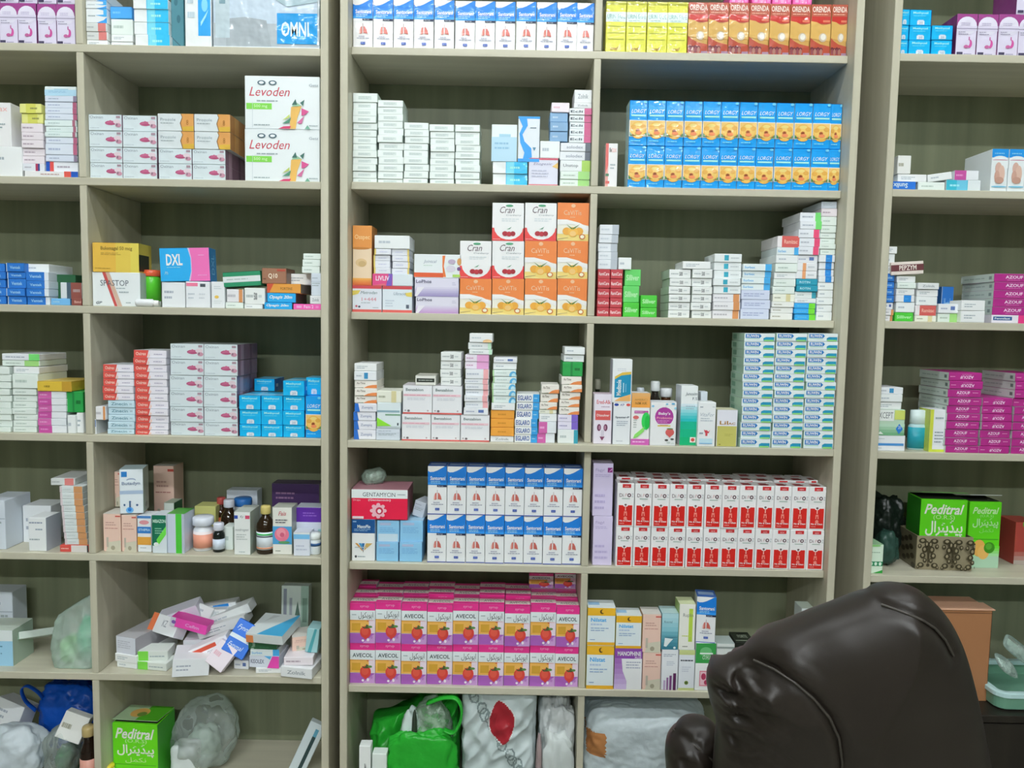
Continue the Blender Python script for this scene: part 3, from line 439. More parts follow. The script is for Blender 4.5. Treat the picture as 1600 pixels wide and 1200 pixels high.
simple('bluegreen', '3aa6e8', [(.68, .98, '74d83c')], tc='64bcec')
simple('bluelab', 'e0e4e8', [(.42, .82, '2c86d4')], tc='4c9cdc', tu=(.48, .74))
simple('bluesq', 'e0e4e8', (), tc='b4bcc4', tu=(.1, .4))
TPL['bluesq'][1].append(R(.45, .18, .62, .85, '3c8cbc'))
simple('pinkend', 'dde1e8', [(.7, .96, 'e25078')], tc='b4bac4', tu=(.06, .6))
simple('greenend', 'dde1e6', [(.72, 1, '74d472')], tc='a8b0bc', tu=(.1, .62))
simple('tealfull', '2a94ae', (), 'ROTIN', 'b4dce4', tu=(.15, .65))
simple('tealend', 'e0e6e4', [(.8, 1, '3a9cb0')], tc='b8c4c2')
simple('orstripe', 'dfe1e4', [(.3, .46, 'e0a070')], tc='b8bec4', tu=(.55, .9))
tpl('navylab', 'e0e3ea', [L(.1, .3, .5, .7, 1, 'a8b0c4'), R(.6, .35, .82, .75, '5c74ac')])
simple('ramic', 'bf444c', (), 'RamiCare', 'f0d4d4', tu=(.08, .92))
simple('green', '4cc23e', (), 'Silliver', 'b4ecb0', tu=(.1, .9))
simple('greenlt', '66d06a', (), 'Silliver', 'b8f0b4', tu=(.1, .9))
simple('magend', 'dfe3ea', [(0, .48, 'c0509c')], tc='d890c4', tu=(.06, .42))
simple('magend2', 'dce2e6', [(0, .48, 'cc64a8')], tc='e0a4cc', tu=(.06, .42))
simple('yellowlong', 'd4b440', [(.72, 1, 'bc9434')], tc='a48a30', tu=(.2, .45), top='d8bc5c')
simple('greenbox', '2c9c4c', [(.4, .5, '228040')], tc='1c6c34', tu=(.6, .9))
simple('blueset', '2c74c8', [(0, .03, 'dce6f0')], 'Ventek', '9cc8f0', tu=(.2, .8), top='c4d4e4')
simple('blueset2', 'd8e0ea', [(0, .82, '2c74c8')], 'Ventek', '9cc8f0', tu=(.15, .7))
tpl('darkgreen', '2a5c3c', [T('Panzol', .12, .3, .24, .8, 'b4ccb8', 'v'), L(.4, .2, .9, .4, 1, '3c7450'), E(.15, .12, .06, .06, 'b4ccb8')])
simple('brown', '8c5048', (), 'Bismol', 'd4a89c', tu=(.3, .95))
simple('brownwhite', 'd4dade', [(.3, 1, '4c6070'), (.5, 1, '8c5048')], tc='a89494', tu=(.6, .95))
simple('lightblue', '74b4e4', (), tc='a4d0f0')
simple('swirlw', 'dfe4e6', [(.35, .8, 'c8d0d2')], tc='505c60', tu=(.45, .7))
simple('gelbox', 'd6dee0', [(.38, 1, '38b0de'), (.4, .62, '74c8ea')], tc='9cdcf2', tu=(.5, .9), fin='filmb')
simple('gelflip', 'd6dee0', [(0, .62, '38b0c8'), (.3, .6, '6cc0dc')], tc='9cdcf2', tu=(.1, .5))
simple('greywhite', 'dcdfe0', (), 'Zolnik', '9ca4a8', tu=(.2, .8))
simple('nstop', 'dfe4e4', [(.72, 1, 'a4cc5c')], 'Unstop', '8c9498', tu=(.1, .6))
simple('greenlow', 'd8e4dc', [(.6, .98, '9cd07c')], tc='b0c0b4', tu=(.1, .5))
simple('solod', 'dce0e4', [(.82, 1, '5c6470')], 'solodex', '9ca4b0', tu=(.2, .75))
simple('ecli', 'dfe6ec', [(.68, 1, 'c85a88')], 'Ecli', '4c5864', tu=(.06, .6))
simple('steel', '7ca4c8', (), tc='b4ccdf', tu=(.15, .5))
simple('pinkwhite', 'e6dce4', (), tc='dfb8c4')
simple('etog', 'd6d8ea', [(.0, 1, 'd6d8ea')], 'Etogesic', '9c9cb4', tu=(.2, .75))
tpl('etogs', 'd6d8ea', [R(0, .93, 1, 1, 'c8586c'), R(0, 0, 1, .06, 'd06a78'), T('Etogesic', .16, .72, .8, .84, '8c8ca8', 'i'), G('dcb868', (.8, .7), (1, .85), (1, .62)), L(.1, .3, .8, .6, 3, 'b8bcd0')])
tpl('bluefig', 'd8e0e6', [R(0, .95, 1, 1, '2a9ae8'), R(0, 0, 1, .07, '2a9ae8'), G('2a9ae8', (.04, .95), (.4, .95), (.44, .8), (.2, .6), (.3, .45), (.62, .3), (.66, .1), (.5, .07), (.24, .07), (.3, .2), (.1, .42), (.06, .62), (.2, .78)), L(.56, .72, .9, .78, 1, '6a7c88'), G('4a88a8', (.68, .32), (.84, .32), (.76, .24)), FC('R'), R(0, 0, 1, 1, '9cb0bc')])
tpl('bluewhite', 'dce6ee', [R(0, 0, 1, .66, 'b0d4ea'), R(.3, .66, .75, .74, '9cc8dc'), L(.12, .3, .85, .55, 2, '88b8d4')])
tpl('redleft', 'e4e4e4', [R(0, 0, .24, 1, 'e0a49c'), G('d86a64', (0, 1), (.24, 1), (.24, .5), (0, .3)), T('Be', .32, .8, .5, .9, '5c4c4c', 'b'), T('tax', .5, .8, .9, .9, 'e8b4b0'), R(.03, .25, .3, .31, '4c7c5c'), R(.03, .08, .36, .14, 'd86a64'), L(.4, .4, .85, .55, 2)])
tpl('family', 'dfe6ea', [R(0, .8, 1, 1, '2490dc'), E(.5, .74, .5, .1, 'dfe6ea'), L(.15, .86, .85, .93, 1, '7cc0ee'), E(.5, .74, .46, .015, 'b8788c'), R(0, .55, 1, .735, 'dfe6ea'), E(.42, .55, .2, .14, 'cdaa9c'), E(.62, .42, .2, .2, 'd4b4a4'), E(.35, .36, .16, .14, 'c49c8c'), E(.5, .27, .28, .08, 'bc9484'), E(.5, .12, .48, .02, '7cbcd8')])
tpl('appliance', 'c4d4e2', [R(.0, 0, 1, .24, 'b4bec4'), G('a8b2b8', (.12, 0), (.12, .28), (.3, .3), (.5, .27), (.55, 0)), R(.02, .1, .155, .9, 'bccdd4'), E(.09, .9, .068, .04, 'bccdd4'), G('7c9ca8', (.05, .5), (.11, .62), (.12, .62), (.115, .42), (.06, .42)), L(.065, .46, .11, .5, 1, 'd4dee4'), G('8c9c9c', (.43, .5), (.47, .95), (.52, .95), (.52, .5)), G('a4bcc4', (.52, .5), (.56, .9), (.75, 1), (.98, .95), (.98, .45), (.7, .4)), R(.6, .05, .99, .34, '2a9ce0'), T('OMNI', .64, .12, .9, .26, 'e0eef6', 'b'), R(.98, 0, 1, 1, 'b4c0c4'), R(0, 0, 1, .02, 'dfe8ee')], 'film')
tpl('watersplash', 'd6e2ec', [R(.5, .14, .97, 1, '3a9ce4'), E(.75, .5, .12, .08, '7cc4f2'), E(.66, .7, .08, .1, '64b4ee'), E(.85, .8, .06, .1, '86c8f4'), G('9cd4f4', (.6, .3), (.9, .45), (.8, .36), (.6, .25)), L(.1, .3, .4, .8, 3, 'b4c4cc')], 'filmb')
tpl('tealside', '4c8490', [E(.4, .7, .15, .06, '3a6c78'), E(.6, .45, .15, .06, '3a6c78'), G('38606c', (0, .2), (1, .02), (1, 0), (0, .18))])
tpl('loratip', 'dde2e4', [G('4cacec', (.5, 1), (.84, .9), (.84, .6), (.45, .55), (.84, .45), (1, .45), (1, 1)), G('3c9ce4', (.5, 0), (.84, .2), (1, .4), (1, 0)), L(.1, .4, .45, .6, 1)])
simple('greyred', 'ccd0ce', [(.58, .95, 'd07c78')], tc='a8aeae', tu=(.05, .45))
simple('bluepack', '4ca4e8', (), tc='74bcf0', top='6cb0e0')
tpl('bisol', 'd9e2ee', [R(0, .44, 1, .52, 'a4b8d0'), R(.08, .83, .32, .95, '2c7cc4'), E(.5, .76, .2, .04, '98a8c0'), E(.5, .735, .2, .035, 'd9e2ee'), T('Butadyn', .1, .63, .88, .72, '7c8ca4', 'b'), E(.42, .08, .16, .07, '6cb0ec'), E(.42, .09, .08, .04, '2a7ad0'), E(.2, .2, .04, .025, '3c5c84'), E(.74, .19, .05, .025, '46648c'), E(.44, .27, .05, .02, '46648c'), R(.4, .14, .47, .26, '46648c'), FC('R'), R(0, 0, 1, 1, '9cb0a4'), E(.5, .15, .2, .06, '74887c'), FC('T'), R(0, 0, 1, 1, 'b8ccd0')])
tpl('ethipra', 'dfe4ea', [R(0, .93, 1, 1, '4c80bc'), E(.5, .82, .36, .06, 'd8949c'), R(0, .52, 1, .7, '2c78c4'), T('ETHIPRA', .1, .58, .94, .65, 'b4d4f0', 'b'), R(0, .2, 1, .42, 'dfa244'), L(.2, .1, .7, .14, 1)])
tpl('mibaz', 'd2dce2', [G('166c50', (0, 1), (.98, 1), (.98, .72), (.8, .5), (.3, .2), (0, .2)), G('6cd64c', (.98, .5), (.98, .72), (.3, .36), (.4, .2)), T('MIBAZON', .06, .8, .96, .89, 'c4e4d4', 'b'), L(.2, .5, .8, .68, 3, '8cc4a8'), E(.28, .24, .18, .05, 'dfe8e6')])
tpl('greenline', 'c4cede', [R(.5, 0, .85, 1, '4cc03c'), R(.85, 0, 1, 1, 'b4bccc'), FC('T'), R(0, 0, 1, 1, '58a84c')])
tpl('whitedk', 'd2dcd4', [FC('R'), R(0, 0, 1, 1, '3c6c4c'), FC('T'), R(0, 0, 1, 1, 'a4b8a4')])
simple('yellowbox', 'd4d486', (), tc='9c9c50', tu=(.1, .8), n=1)
tpl('kybox', 'e0e4e2', [R(.02, .84, .24, .92, '2c4ca4'), T('Ky', .38, .85, .6, .92, '4c6070', 'i'), R(.7, .84, .97, .92, 'cc4c6c'), T('nodrogen', .08, .54, .9, .62, '8c9494', 'i'), L(.15, .34, .85, .5, 3, 'b0b8b6'), L(.3, .05, .8, .09, 1), FC('R'), R(0, 0, 1, 1, '98a69a'), FC('T'), R(0, 0, 1, 1, 'c4ccc4')])
tpl('rose', 'dfe0d8', [R(0, .22, 1, .6, '4c9cd0'), E(.48, .43, .38, .15, 'e07890'), E(.44, .46, .24, .1, 'ec94a4'), E(.5, .42, .12, .05, 'd0607c'), E(.6, .26, .3, .03, '5c9c68'), T('Fais', .3, .83, .72, .92, 'c47c80', 'bi'), L(.15, .66, .85, .76, 2, '54545c'), L(.15, .06, .45, .1, 1, '707468'), FC('T'), R(0, 0, 1, 1, 'b4b8ac'), FC('R'), R(0, 0, 1, 1, 'a0a89c')])
tpl('purplebox', 'cdd0cc', [R(0, .55, 1, 1, '46305c'), R(0, .05, 1, .2, 'dca050'), L(.08, .68, .5, .86, 2, '8c6c8c'), FC('T'), R(0, 0, 1, 1, '50405c')])
tpl('violet', 'd2d8e6', [R(0, .66, 1, 1, '5c2c9c'), L(.3, .78, .9, .9, 2, '8c64c0'), G('9cccd0', (.6, 0), (.9, .5), (1, .5), (1, 0)), L(.3, .2, .55, .3, 1)])
tpl('bluetop', 'd6dce8', [R(0, .72, 1, .92, '78bce8'), R(0, .92, 1, 1, 'dfe4ec'), L(.15, .2, .85, .5, 2, 'bcc4d4'), FC('T'), R(0, 0, 1, 1, 'd4dce4')])
tpl('tealtube', '9cc8cc', [G('4c9ca4', (.2, 0), (.6, 1), (.8, 1), (.5, 0))])
tpl('greywhite2', 'cdd6e0', [L(.1, .72, .9, .85, 1, 'a4b0bc'), L(.1, .4, .9, .6, 2), R(0, .62, 1, .64, 'a8b4c0')])
tpl('orangehalf', 'd4dcdc', [R(.62, 0, 1, 1, 'cc9464'), R(.0, 0, .1, 1, 'd4c8cc'), L(.15, .4, .55, .6, 1, 'b8c4c4')])
simple('redtube', 'd4544c', [(.4, 1, 'd8d4d0'), (.95, 1, '3c403c')], tc='ecb4a8', tu=(.05, .36))
simple('pillwhite', 'e0e4ec', [(0, 1, 'e0e4ec')], tc='a4acb8', tu=(.1, .6), n=2)
tpl('prolab', 'e2e6f0', [L(.06, .8, .8, .9, 1, '8c98ac'), L(.4, .6, .9, .7, 1, '98a4b4'), L(.06, .3, .85, .4, 1), FC('R'), R(0, 0, 1, 1, 'b4bcc8')])
tpl('bluehalf', 'dde6ec', [R(0, 0, 1, .7, '9ccce8'), L(.05, .3, .8, .6, 3, '5c8cac'), FC('R'), R(0, 0, 1, 1, 'a8bcac'), FC('T'), R(0, 0, 1, 1, 'c0ccc0')])
ped = [T('Peditral', .08, .78, .93, .93, 'e8fbe0', 'bi'), T('(O.R.S)', .28, .69, .74, .77, 'c4f4a8'), T('ﻝﺍﺮﭩﯾﮉﯿﭘ', .12, .44, .92, .7, 'e4fadc', 'b'), T('ﻞﻤﮑﻧ', .3, .3, .74, .42, 'b0f08c'), R(.04, .245, .96, .26, '4cac24')]
tpl('pedlow', '5fd41c', ped + [E(.3, .1, .17, .12, 'e0ac50'), FC('L'), R(0, 0, 1, 1, '2c8420'), FC('R'), R(0, 0, 1, 1, '3c9c24')])
tpl('pedtall', '5fd41c', [T('Peditral', .1, .82, .92, .92, 'c4f0b0', 'bi'), T('(O.R.S)', .34, .76, .76, .81, 'a4e48c'), T('ﻝﺍﺮﭩﯾﮉﯿﭘ', .12, .6, .92, .76, 'b8ecac', 'b'), T('ﻞﻤﮑﻧ', .34, .53, .78, .6, '90dc78'), R(.05, .43, .95, .44, '3c9c24'), R(0, 0, 1, .18, 'a8ccb0')] + grad(.18, .34, 'a0d89c', '6cd838', 4) + [E(.36, .3, .2, .13, 'dca854'), E(.5, .24, .18, .11, 'e0b060'), E(.68, .31, .17, .085, '3c8c1c'), E(.66, .33, .1, .05, '54a830')])
tpl('pedfront', '6ad81e', [T('Peditral', .06, .74, .93, .92, 'eafce2', 'bi'), T('(O.R.S)', .28, .66, .76, .74, 'c4f4a8'), T('ﻝﺍﺮﭩﯾﮉﯿﭘ', .1, .44, .92, .66, 'e4fadc', 'b'), T('ﻞﻤﮑﻧ', .28, .33, .74, .43, 'c4f09c'), R(.04, .3, .96, .31, '4cac24'), E(.28, .12, .2, .12, 'dca848'), E(.52, .14, .16, .1, '4c9c28'), E(.74, .1, .2, .12, 'dca848'),
    FC('R'), R(0, 0, 1, 1, '3c9c28'), FC('L'), R(0, 0, 1, 1, 'b8d4b8')])
tpl('aqwhite', 'd4e8d4', [R(0, 0, 1, .1, 'd4e8d4'), G('2c9c3c', (.3, 0), (.7, .06), (1, .12), (1, 0)), R(.06, .25, .98, .41, '2c8c5c')] + [E(.2+.3*i, .33, .1, .06, 'd4ecd8') for i in range(3)] + [L(.2, .7, .95, .76, 1, '88a890'), E(.4, .97, .4, .04, '8ccc7c'), FC('T'), R(0, 0, 1, 1, '9cc49c')])

tpl('pinktag', 'dfe3ea', [R(.03, .82, .5, .95, 'ec7c9c'), R(.6, .8, .82, .92, '4c545c'), L(.1, .3, .4, .6, 2, 'c0c8d0'), L(.55, .3, .9, .6, 2, 'c8ced4')])
tpl('suntag', 'dfe3e6', [E(.4, .42, .16, .06, 'e0bc58'), L(.2, .7, .8, .85, 2, 'c0c8cc'), L(.2, .15, .8, .3, 2, 'ccd4d4')])
tpl('blueflip', '2c74d4', [R(0, 0, .04, 1, 'd8e0ea'), T('Sunlix', .06, .2, .66, .8, 'cfe2f6', 'bu'), FC('T'), R(0, 0, 1, 1, 'c4d4e4')])
tpl('bluecap', 'dfe3ea', [R(0, .5, 1, 1, '2c68b0'), R(.78, 0, 1, .5, '2c68b0'), L(.5, .66, .95, .85, 2, 'a8c4e4'), L(.08, .15, .7, .35, 1)])
tpl('bandbox', 'dfe0d8', [R(.06, .32, .94, .72, '2c342c'), L(.15, .4, .85, .64, 1, '9ca49c'), FC('T'), R(0, 0, 1, 1, 'd0d0c4'), R(.1, .1, .9, .18, '3c443c')])
simple('pinkend2', 'dfe3ea', [(.76, .97, 'e6a8ac')], tc='b8c0cc', tu=(.06, .6))
simple('whgreen', 'e2e9e8', [(.86, 1, 'bfe4c8')], tc='b0bcc0', tu=(.15, .7))
tpl('whor', 'e4e8ea', [E(.78, .1, .2, .25, 'ecc08c'), L(.1, .3, .6, .7, 1, 'c4ccd0')])
tpl('greencorner', 'd8e4ee', [R(0, .62, .96, .7, '8cacb8'), R(.35, .5, 1, .56, '7ca488'), G('8cd83c', (0, .08), (0, .42), (.3, .26), (.62, .1)), R(0, 0, 1, .08, 'b4c0c4'), R(.86, .12, .92, .22, '3c4c54')])
simple('pinkpur', 'e4dce8', [(.5, 1, 'dca0cc')], tc='c8a4c0', tu=(.06, .45))

# ---------------------------------------------------------------- goods on the shelves
# Each group below gives what the photograph shows as pixel edges; they become metres on a plane t behind the bookcase front.
def zof(x, y, t): return P(x, y, t).z
def yof(x, z, t):
    a, b = zof(x, 0, t), zof(x, 1200, t)
    return 1200*(z-a)/(b-a)
CUR = {'u': 'M', 'row': 1}
def at(u, row): CUR['u'], CUR['row'] = u, row
RJ = random.Random(3)
FLAT = {'plain': 'flat_carton', 'whitegreen': 'flat_carton', 'white': 'flat_carton', 'white2': 'flat_carton', 'oxer': 'tablet_box', 'zin': 'tablet_box', 'zump': 'tablet_box', 'egla': 'tablet_box', 'acti': 'tablet_box',
        'ramic': 'tablet_box', 'blueset': 'tablet_box', 'blueset2': 'tablet_box', 'gelbox': 'gel_box', 'ecli': 'tablet_box'}
def fit(x0, x1, xm, t, d, z, h):
    """keep a box inside its bay: clear of the panels, the back and the board above"""
    u, row = CUR['u'], CUR['row']; a, b, divs = SIDES[u]; e = [(a+.018, None)]
    for q in divs: e[-1] = (e[-1][0], q); e.append((q+.0165, None))
    e[-1] = (e[-1][0], b-.018)
    for lo, hi in e:
        if lo-.02 < (x0+x1)/2 < hi+.02: x0, x1 = max(x0, lo+.0012), min(x1, hi-.0012)
    d = min(d, BD-.003-t); h = min(h, EYE+SHELF[u][row]-.002-z)
    return x0, x1, d, h
def one(key, x0, x1, y0, lab, t=None, d=0.07, base=None, name='medicine_carton', cat='box', group=None, yaw=0.0, tilt=0.0, gap=0.0005, y1=None):
    """a box standing on the shelf (or on height base): pixel sides x0..x1, pixel top y0"""
    u, row = CUR['u'], CUR['row']; t = REC[u][row+1]+0.012 if t is None else t
    zb = top(u, row)+0.0002 if base is None else base+0.0002
    if y1 is not None: zb = zof((x0+x1)/2, y1, t)
    xm = (x0+x1)/2; ym = (y0+yof(xm, zb, t))/2
    a, b = P(x0, ym, t), P(x1, ym, t)
    xa, xb, d, h = fit(a.x, b.x, xm, t, d, zb, zof(xm, y0, t)-zb)
    carton(key, (xa+xb)/2, t, zb, xb-xa-gap, h, d, lab, FLAT.get(key, name) if name == 'pill_box' else name, cat, group, yaw, tilt)
    return zb+h
def stack(keys, x0, x1, ys, lab, where, t=None, d=0.075, base=None, name='pill_box', jig=1.0, lean=0.0, group=None):
    """boxes one on another; ys = pixel tops from the lowest box up; keys = one design or one per box"""
    u, row = CUR['u'], CUR['row']; t = REC[u][row+1]+0.012 if t is None else t
    zb = top(u, row)+0.0002 if base is None else base+0.0002
    n = len(ys); labs = lab if isinstance(lab, (list, tuple)) else [lab]*n
    for i, y in enumerate(ys):
        k = keys if isinstance(keys, str) else keys[i]
        xm = (x0+x1)/2; zt = zof(xm, y, t); h = max(0.004, zt-zb)
        yb = yof(xm, zb, t); a, b = P(x0+lean*i, yof(xm, top(u, row) if base is None else base, t), t), P(x1+lean*i, yof(xm, top(u, row) if base is None else base, t), t)
        if n > 1 and '%' not in labs[i]:
            pos = 'topmost' if i == n-1 else ORD[i]+(' up' if i else '')
            l = '%s, %s in %s' % (labs[i], pos, where) if where else labs[i]
        else: l = labs[i]
        j = RJ.uniform(-1, 1)*0.0017*jig
        xa, xb, dd, h = fit(a.x+j+.0008, b.x+j-.0008, xm, t, d, zb, h)
        carton(k, (xa+xb)/2, t+RJ.uniform(0, 0.0055)*jig, zb, xb-xa, h-0.0006, dd, l, FLAT.get(k, name) if name == 'pill_box' else name, 'box', group, RJ.uniform(-1.1, 1.1)*jig*min(1, .08/d))
        zb += h
    return zb
def grid(keys, xs, ys, lab, rows, t=None, d=0.06, name='syrup_carton', group=None, jig=1.0, base=None, dy=0.0, alt=None, zs=None, hj=0.0):
    """rows of boxes; xs = pixel sides at the shelf, ys = pixel tops of each row at the first column, dy = drop of the tops over the whole width"""
    u, row = CUR['u'], CUR['row']; t = REC[u][row+1]+0.012 if t is None else t
    z0 = top(u, row)+0.0002 if base is None else base+0.0002
    yb = [yof(x, z0, t) for x in xs]; n = len(xs)-1
    hs = []; zb = z0
    for q, y in enumerate(ys): zt = zs[q] if zs else zof(xs[0], y, t); hs.append(zt-zb); zb = zt
    for i in range(n):
        a, b = P(xs[i], yb[i], t), P(xs[i+1], yb[i+1], t); zb = z0
        for k, h in enumerate(hs):
            h += RJ.uniform(-hj, hj)
            key = keys if isinstance(keys, str) else keys[k][i]
            w = sum(P(xs[q+1], yb[q+1], t).x-P(xs[q], yb[q], t).x for q in range(n))/n
            tags = alt[key] if alt else lab
            l = '%s, %s from left%s' % (tags, NTH[i] if i < n-1 or n < 3 else 'last', ' in '+rows[k] if rows[k] else '')
            xm = (a.x+b.x)/2+RJ.uniform(-.0003, .0003)*jig; xa, xb, dd, h2 = fit(xm-w/2+.0006, xm+w/2-.0006, xm, t, d, zb, h)
            carton(key, (xa+xb)/2, t+RJ.uniform(0, .003)*jig, zb, xb-xa, h2-0.0004, dd, l, FLAT.get(key, name) if name == 'pill_box' else name, 'box', group, RJ.uniform(-.35, .35)*jig)
            zb += h
    GZ[:] = [z0+sum(hs[:q+1]) for q in range(len(hs))]
    return zb
GZ = []
def lathed(name, label, cat, x, t, z, parts, group=None):
    """round goods: parts = (part name, colour, finish, [(r, z)...])"""
    r = tag(empty(name, (x, t, z)), label, cat, group); LABELS.append(label)
    for nm, c, fin, prof in parts:
        bm = bmesh.new(); lathe(bm, prof); link(nm, mesh(bm, nm), [mat(c, fin)], r)
    return r
def bottle(x0, x1, y0, label, glass='3a2c18', cap='d8d4c4', lab='d8dce4', t=0.04, base=None, lo=.12, hi=.52, name='syrup_bottle', cat='bottle', capf=.16, neck=.42, stripe=None):
    u, row = CUR['u'], CUR['row']; zb = (top(u, row) if base is None else base)+0.0003
    xm = (x0+x1)/2; r = (P(x1, y0, t).x-P(x0, y0, t).x)/2; h = zof(xm, y0, t)-zb; x = P(xm, (y0+yof(xm, zb, t))/2, t).x
    H = h*(1-capf)
    ps = [('glass_body', glass, 'glass' if glass not in ('e8e8ea', 'dfe2ea') else 'plastic', [(0, 0), (r*.92, 0), (r, h*.03), (r, h*.56), (r*.93, h*.64), (r*.62, h*.73), (r*neck, h*.78), (r*neck, H)]),
          ('cap', cap, 'plastic', [(r*neck*1.25, H-h*.01), (r*neck*1.32, H), (r*neck*1.32, h*.97), (r*neck*1.15, h), (0, h)])]
    if lab: ps.append(('label', lab, 'paper', [(r*1.003, h*lo), (r*1.012, h*lo), (r*1.012, h*hi), (r*1.003, h*hi)]))
    if stripe: ps += [('label_print', c, 'paper', [(r*1.013, h*a), (r*1.02, h*a), (r*1.02, h*b), (r*1.013, h*b)]) for a, b, c in stripe]
    return lathed(name, label, cat, x, t+r, zb, ps)

# --- first shelf in view, cut by the top of the frame
at('L', 0)
for k, (ys, r) in enumerate((([4], 'lower row'), )):
    z = grid('stomach', [-1, 28.3, 58, 88, 117.5], ys, 'white carton with pink stomach picture', ['lower row at top left'], d=.09)
grid('stomach', [-1, 28.3, 58, 88, 117.5], [-56], 'white carton with pink stomach picture', ['upper row at top left'], d=.09, base=z)
stack(['white2', 'greyred', 'greyred', 'loratip', 'loratip', 'loratip'], 133, 168, [62, 49, 35.5, 13, 1, -14], ['white flat box', 'grey flat box with red tip', 'grey flat box with red tip', 'white box with blue tips', 'white box with blue tips', 'white box with blue tips'], 'the first stack beside the divider', jig=.4)
stack(['white', 'white2', 'whitegreen', 'bluepack'], 171, 206, [64, 53, 28, 9], ['white flat box', 'white flat box', 'pale flat box', 'sky blue soft pack'], 'the stack between two blue-tipped stacks', t=.02, d=.09)
stack('gelbox', 209, 264, [53, 33.5, 13.5, -3], 'blue and white gel box', 'the gel stack on top left shelf', d=.12)
one('tealside', 267, 287, -30, 'dark teal box standing on edge behind gel boxes', t=.03, d=.16)
one('watersplash', 288.5, 330, -60, 'white box with blue water splash picture, beside large appliance box', d=.14)
one('appliance', 332, 500, -90, 'large pale appliance box in glossy film with blue label, top left shelf', d=.2, name='appliance_box', gap=.002)
at('M', 0)
grid('lungfilm', [550.8, 582.5, 614, 646, 678, 710, 742, 773, 805, 837.5, 869.5, 901, 932], [-2.5], 'blue and white lung syrup carton on top shelf', [''], dy=4)
grid('yellow', [945.5, 977.5, 1010, 1042, 1073], [1], 'yellow carton with white band on top shelf', [''], t=.047)
z = grid('orange', [1074.5, 1105, 1137, 1169, 1201, 1233, 1265, 1297, 1328], [2.5], 'orange and red carton with white ball picture', [''], t=.047)
for i, x in enumerate((1140, 1175, 1207, 1239)): one('pinkflat', x, x+30, -14, 'pink box lying on the orange cartons, %s from left' % NTH[i], base=z, t=.07, d=.08, name='pill_box')
at('R', 0)
grid('bluetag', [1386, 1419, 1454], [61.5, 38.5, 13.5], 'bright blue grey-tagged box', ['the lowest row at top right', 'the middle row at top right', 'the topmost row at top right'], d=.08, name='pill_box')
stack('bluetag', 1454.8, 1488, [62, 39], 'bright blue grey-tagged box', 'the short column beside the stomach cartons', d=.08)
z = grid('stomach', [1493, 1526, 1558, 1589.5, 1622], [20.5], 'white carton with pink stomach picture on right bookcase', [''], d=.09)
grid('stomach', [1588, 1620.5], [-44], 'white purple-topped stomach carton raised on the right bookcase', [''], d=.09, base=z)

# --- second shelf
at('L', 1)
z = one('white2', -34, 34, 229, 'wide white box under a tall white box at left edge', d=.12)
one('redleft', -30, 17, 160, 'tall white box with red mark at the left edge', d=.1, base=z, t=.014)
z = stack(['tubered2'], 36, 121, [266.5], ['long white tube box with red and blue end on second shelf'], '', d=.05, name='tube_box', t=.004)
stack(['tubered3', 'pinkish', 'pinkish', 'pinkish', 'pinkish', 'pinkish', 'lemon', 'lemon'], 33, 68, [255, 243, 231, 218.5, 206, 192, 176.5, 161.5], ['white tube box with red and blue stripes'] + ['pinkish white flat box']*5 + ['pale yellow flat box']*2, 'the stack of pinkish boxes', base=z, t=.012, d=.07)
stack(['tubered', 'lavgrey', 'lavpink', 'lavpink', 'mint', 'mint', 'mint', 'lavpink', 'lavpink', 'lavpink', 'lavgrey', 'bluewhite'], 70.5, 121, [252, 241.5, 224, 214, 206, 197, 187, 177.5, 168, 158.5, 149, 134], ['white tube box with blue end'] + ['pale lavender flat box']*11, 'the tall lavender stack by the divider', base=z, d=.08)
at('L', 1)
z = grid('heron', [137, 191, 245], [253.5, 229], 'white pink-bird box on second shelf', ['the first row up', 'the second row up'], d=.13, name='tablet_box')
grid('heron', [137, 191, 245], [203.5, 178.5], 'white pink-bird box on second shelf', ['the third row up', 'the top row'], d=.13, name='tablet_box', base=z)
z = grid('heron', [247, 299.5, 352], [255, 231.5], 'white pink-bird box under the orange-ended boxes', ['the bottom row', 'the row above'], d=.14, name='tablet_box')
grid('wavebox', [246, 303, 360], [204, 176.5], 'white box with orange wavy end', ['the lower row', 'the upper row'], d=.14, name='tablet_box', base=z)
z = one('levo', 381.5, 500.5, 202, 'large white box with coloured bird shape, lower of two', d=.2, name='carton_box', gap=.003)
one('levo', 381.5, 500.5, 119, 'large white box with coloured bird shape, upper of two', d=.2, base=z, name='carton_box', gap=.003)
at('M', 1)
C5 = [([547.5, 588.5], [277.8, 267, 256.3, 245.5, 234.7, 224, 213, 202, 191.5, 181, 170, 159, 144.5], 'the first white stack'), ([589.5, 629.5], [279, 267.5, 256, 245, 233.5, 222, 210.5, 199.5, 188.5, 177.5, 166.5, 155.5], 'the second white stack'), ([630.5, 669.5], [278, 267, 256, 245, 234, 223, 212.5, 201.5, 190.5], 'the third white stack'), ([670.5, 709.5], [279, 268, 257.5, 247, 236.5, 226, 215.5, 205, 194], 'the fourth white stack'), ([710.5, 750], [279.5, 268.5, 258, 247.5, 237, 226.5, 216, 205.5, 194.5], 'the fifth white stack')]
for (a, b), ys, w in C5: stack('plain', a, b, ys, 'plain white flat box', w, d=.085)
z = stack('gelbox', 769, 824, [271, 252.5], 'blue and white gel box', 'the pair beside the white stacks', d=.09)
one('bluewhite', 768, 808, 194.5, 'pale blue and white carton on two gel boxes', base=z, d=.05)
one('bluefig', 809.5, 843.5, 182, 'white carton with blue wavy figure standing on a gel box', base=z, d=.05)
z2 = one('etogs', 826, 872, 247, 'lilac box with red edges under a white box', d=.09)
zz = one('white', 843.8, 875, 220.5, 'white box with pink mark on the red-edged lilac box', base=z2, d=.08, name='pill_box')
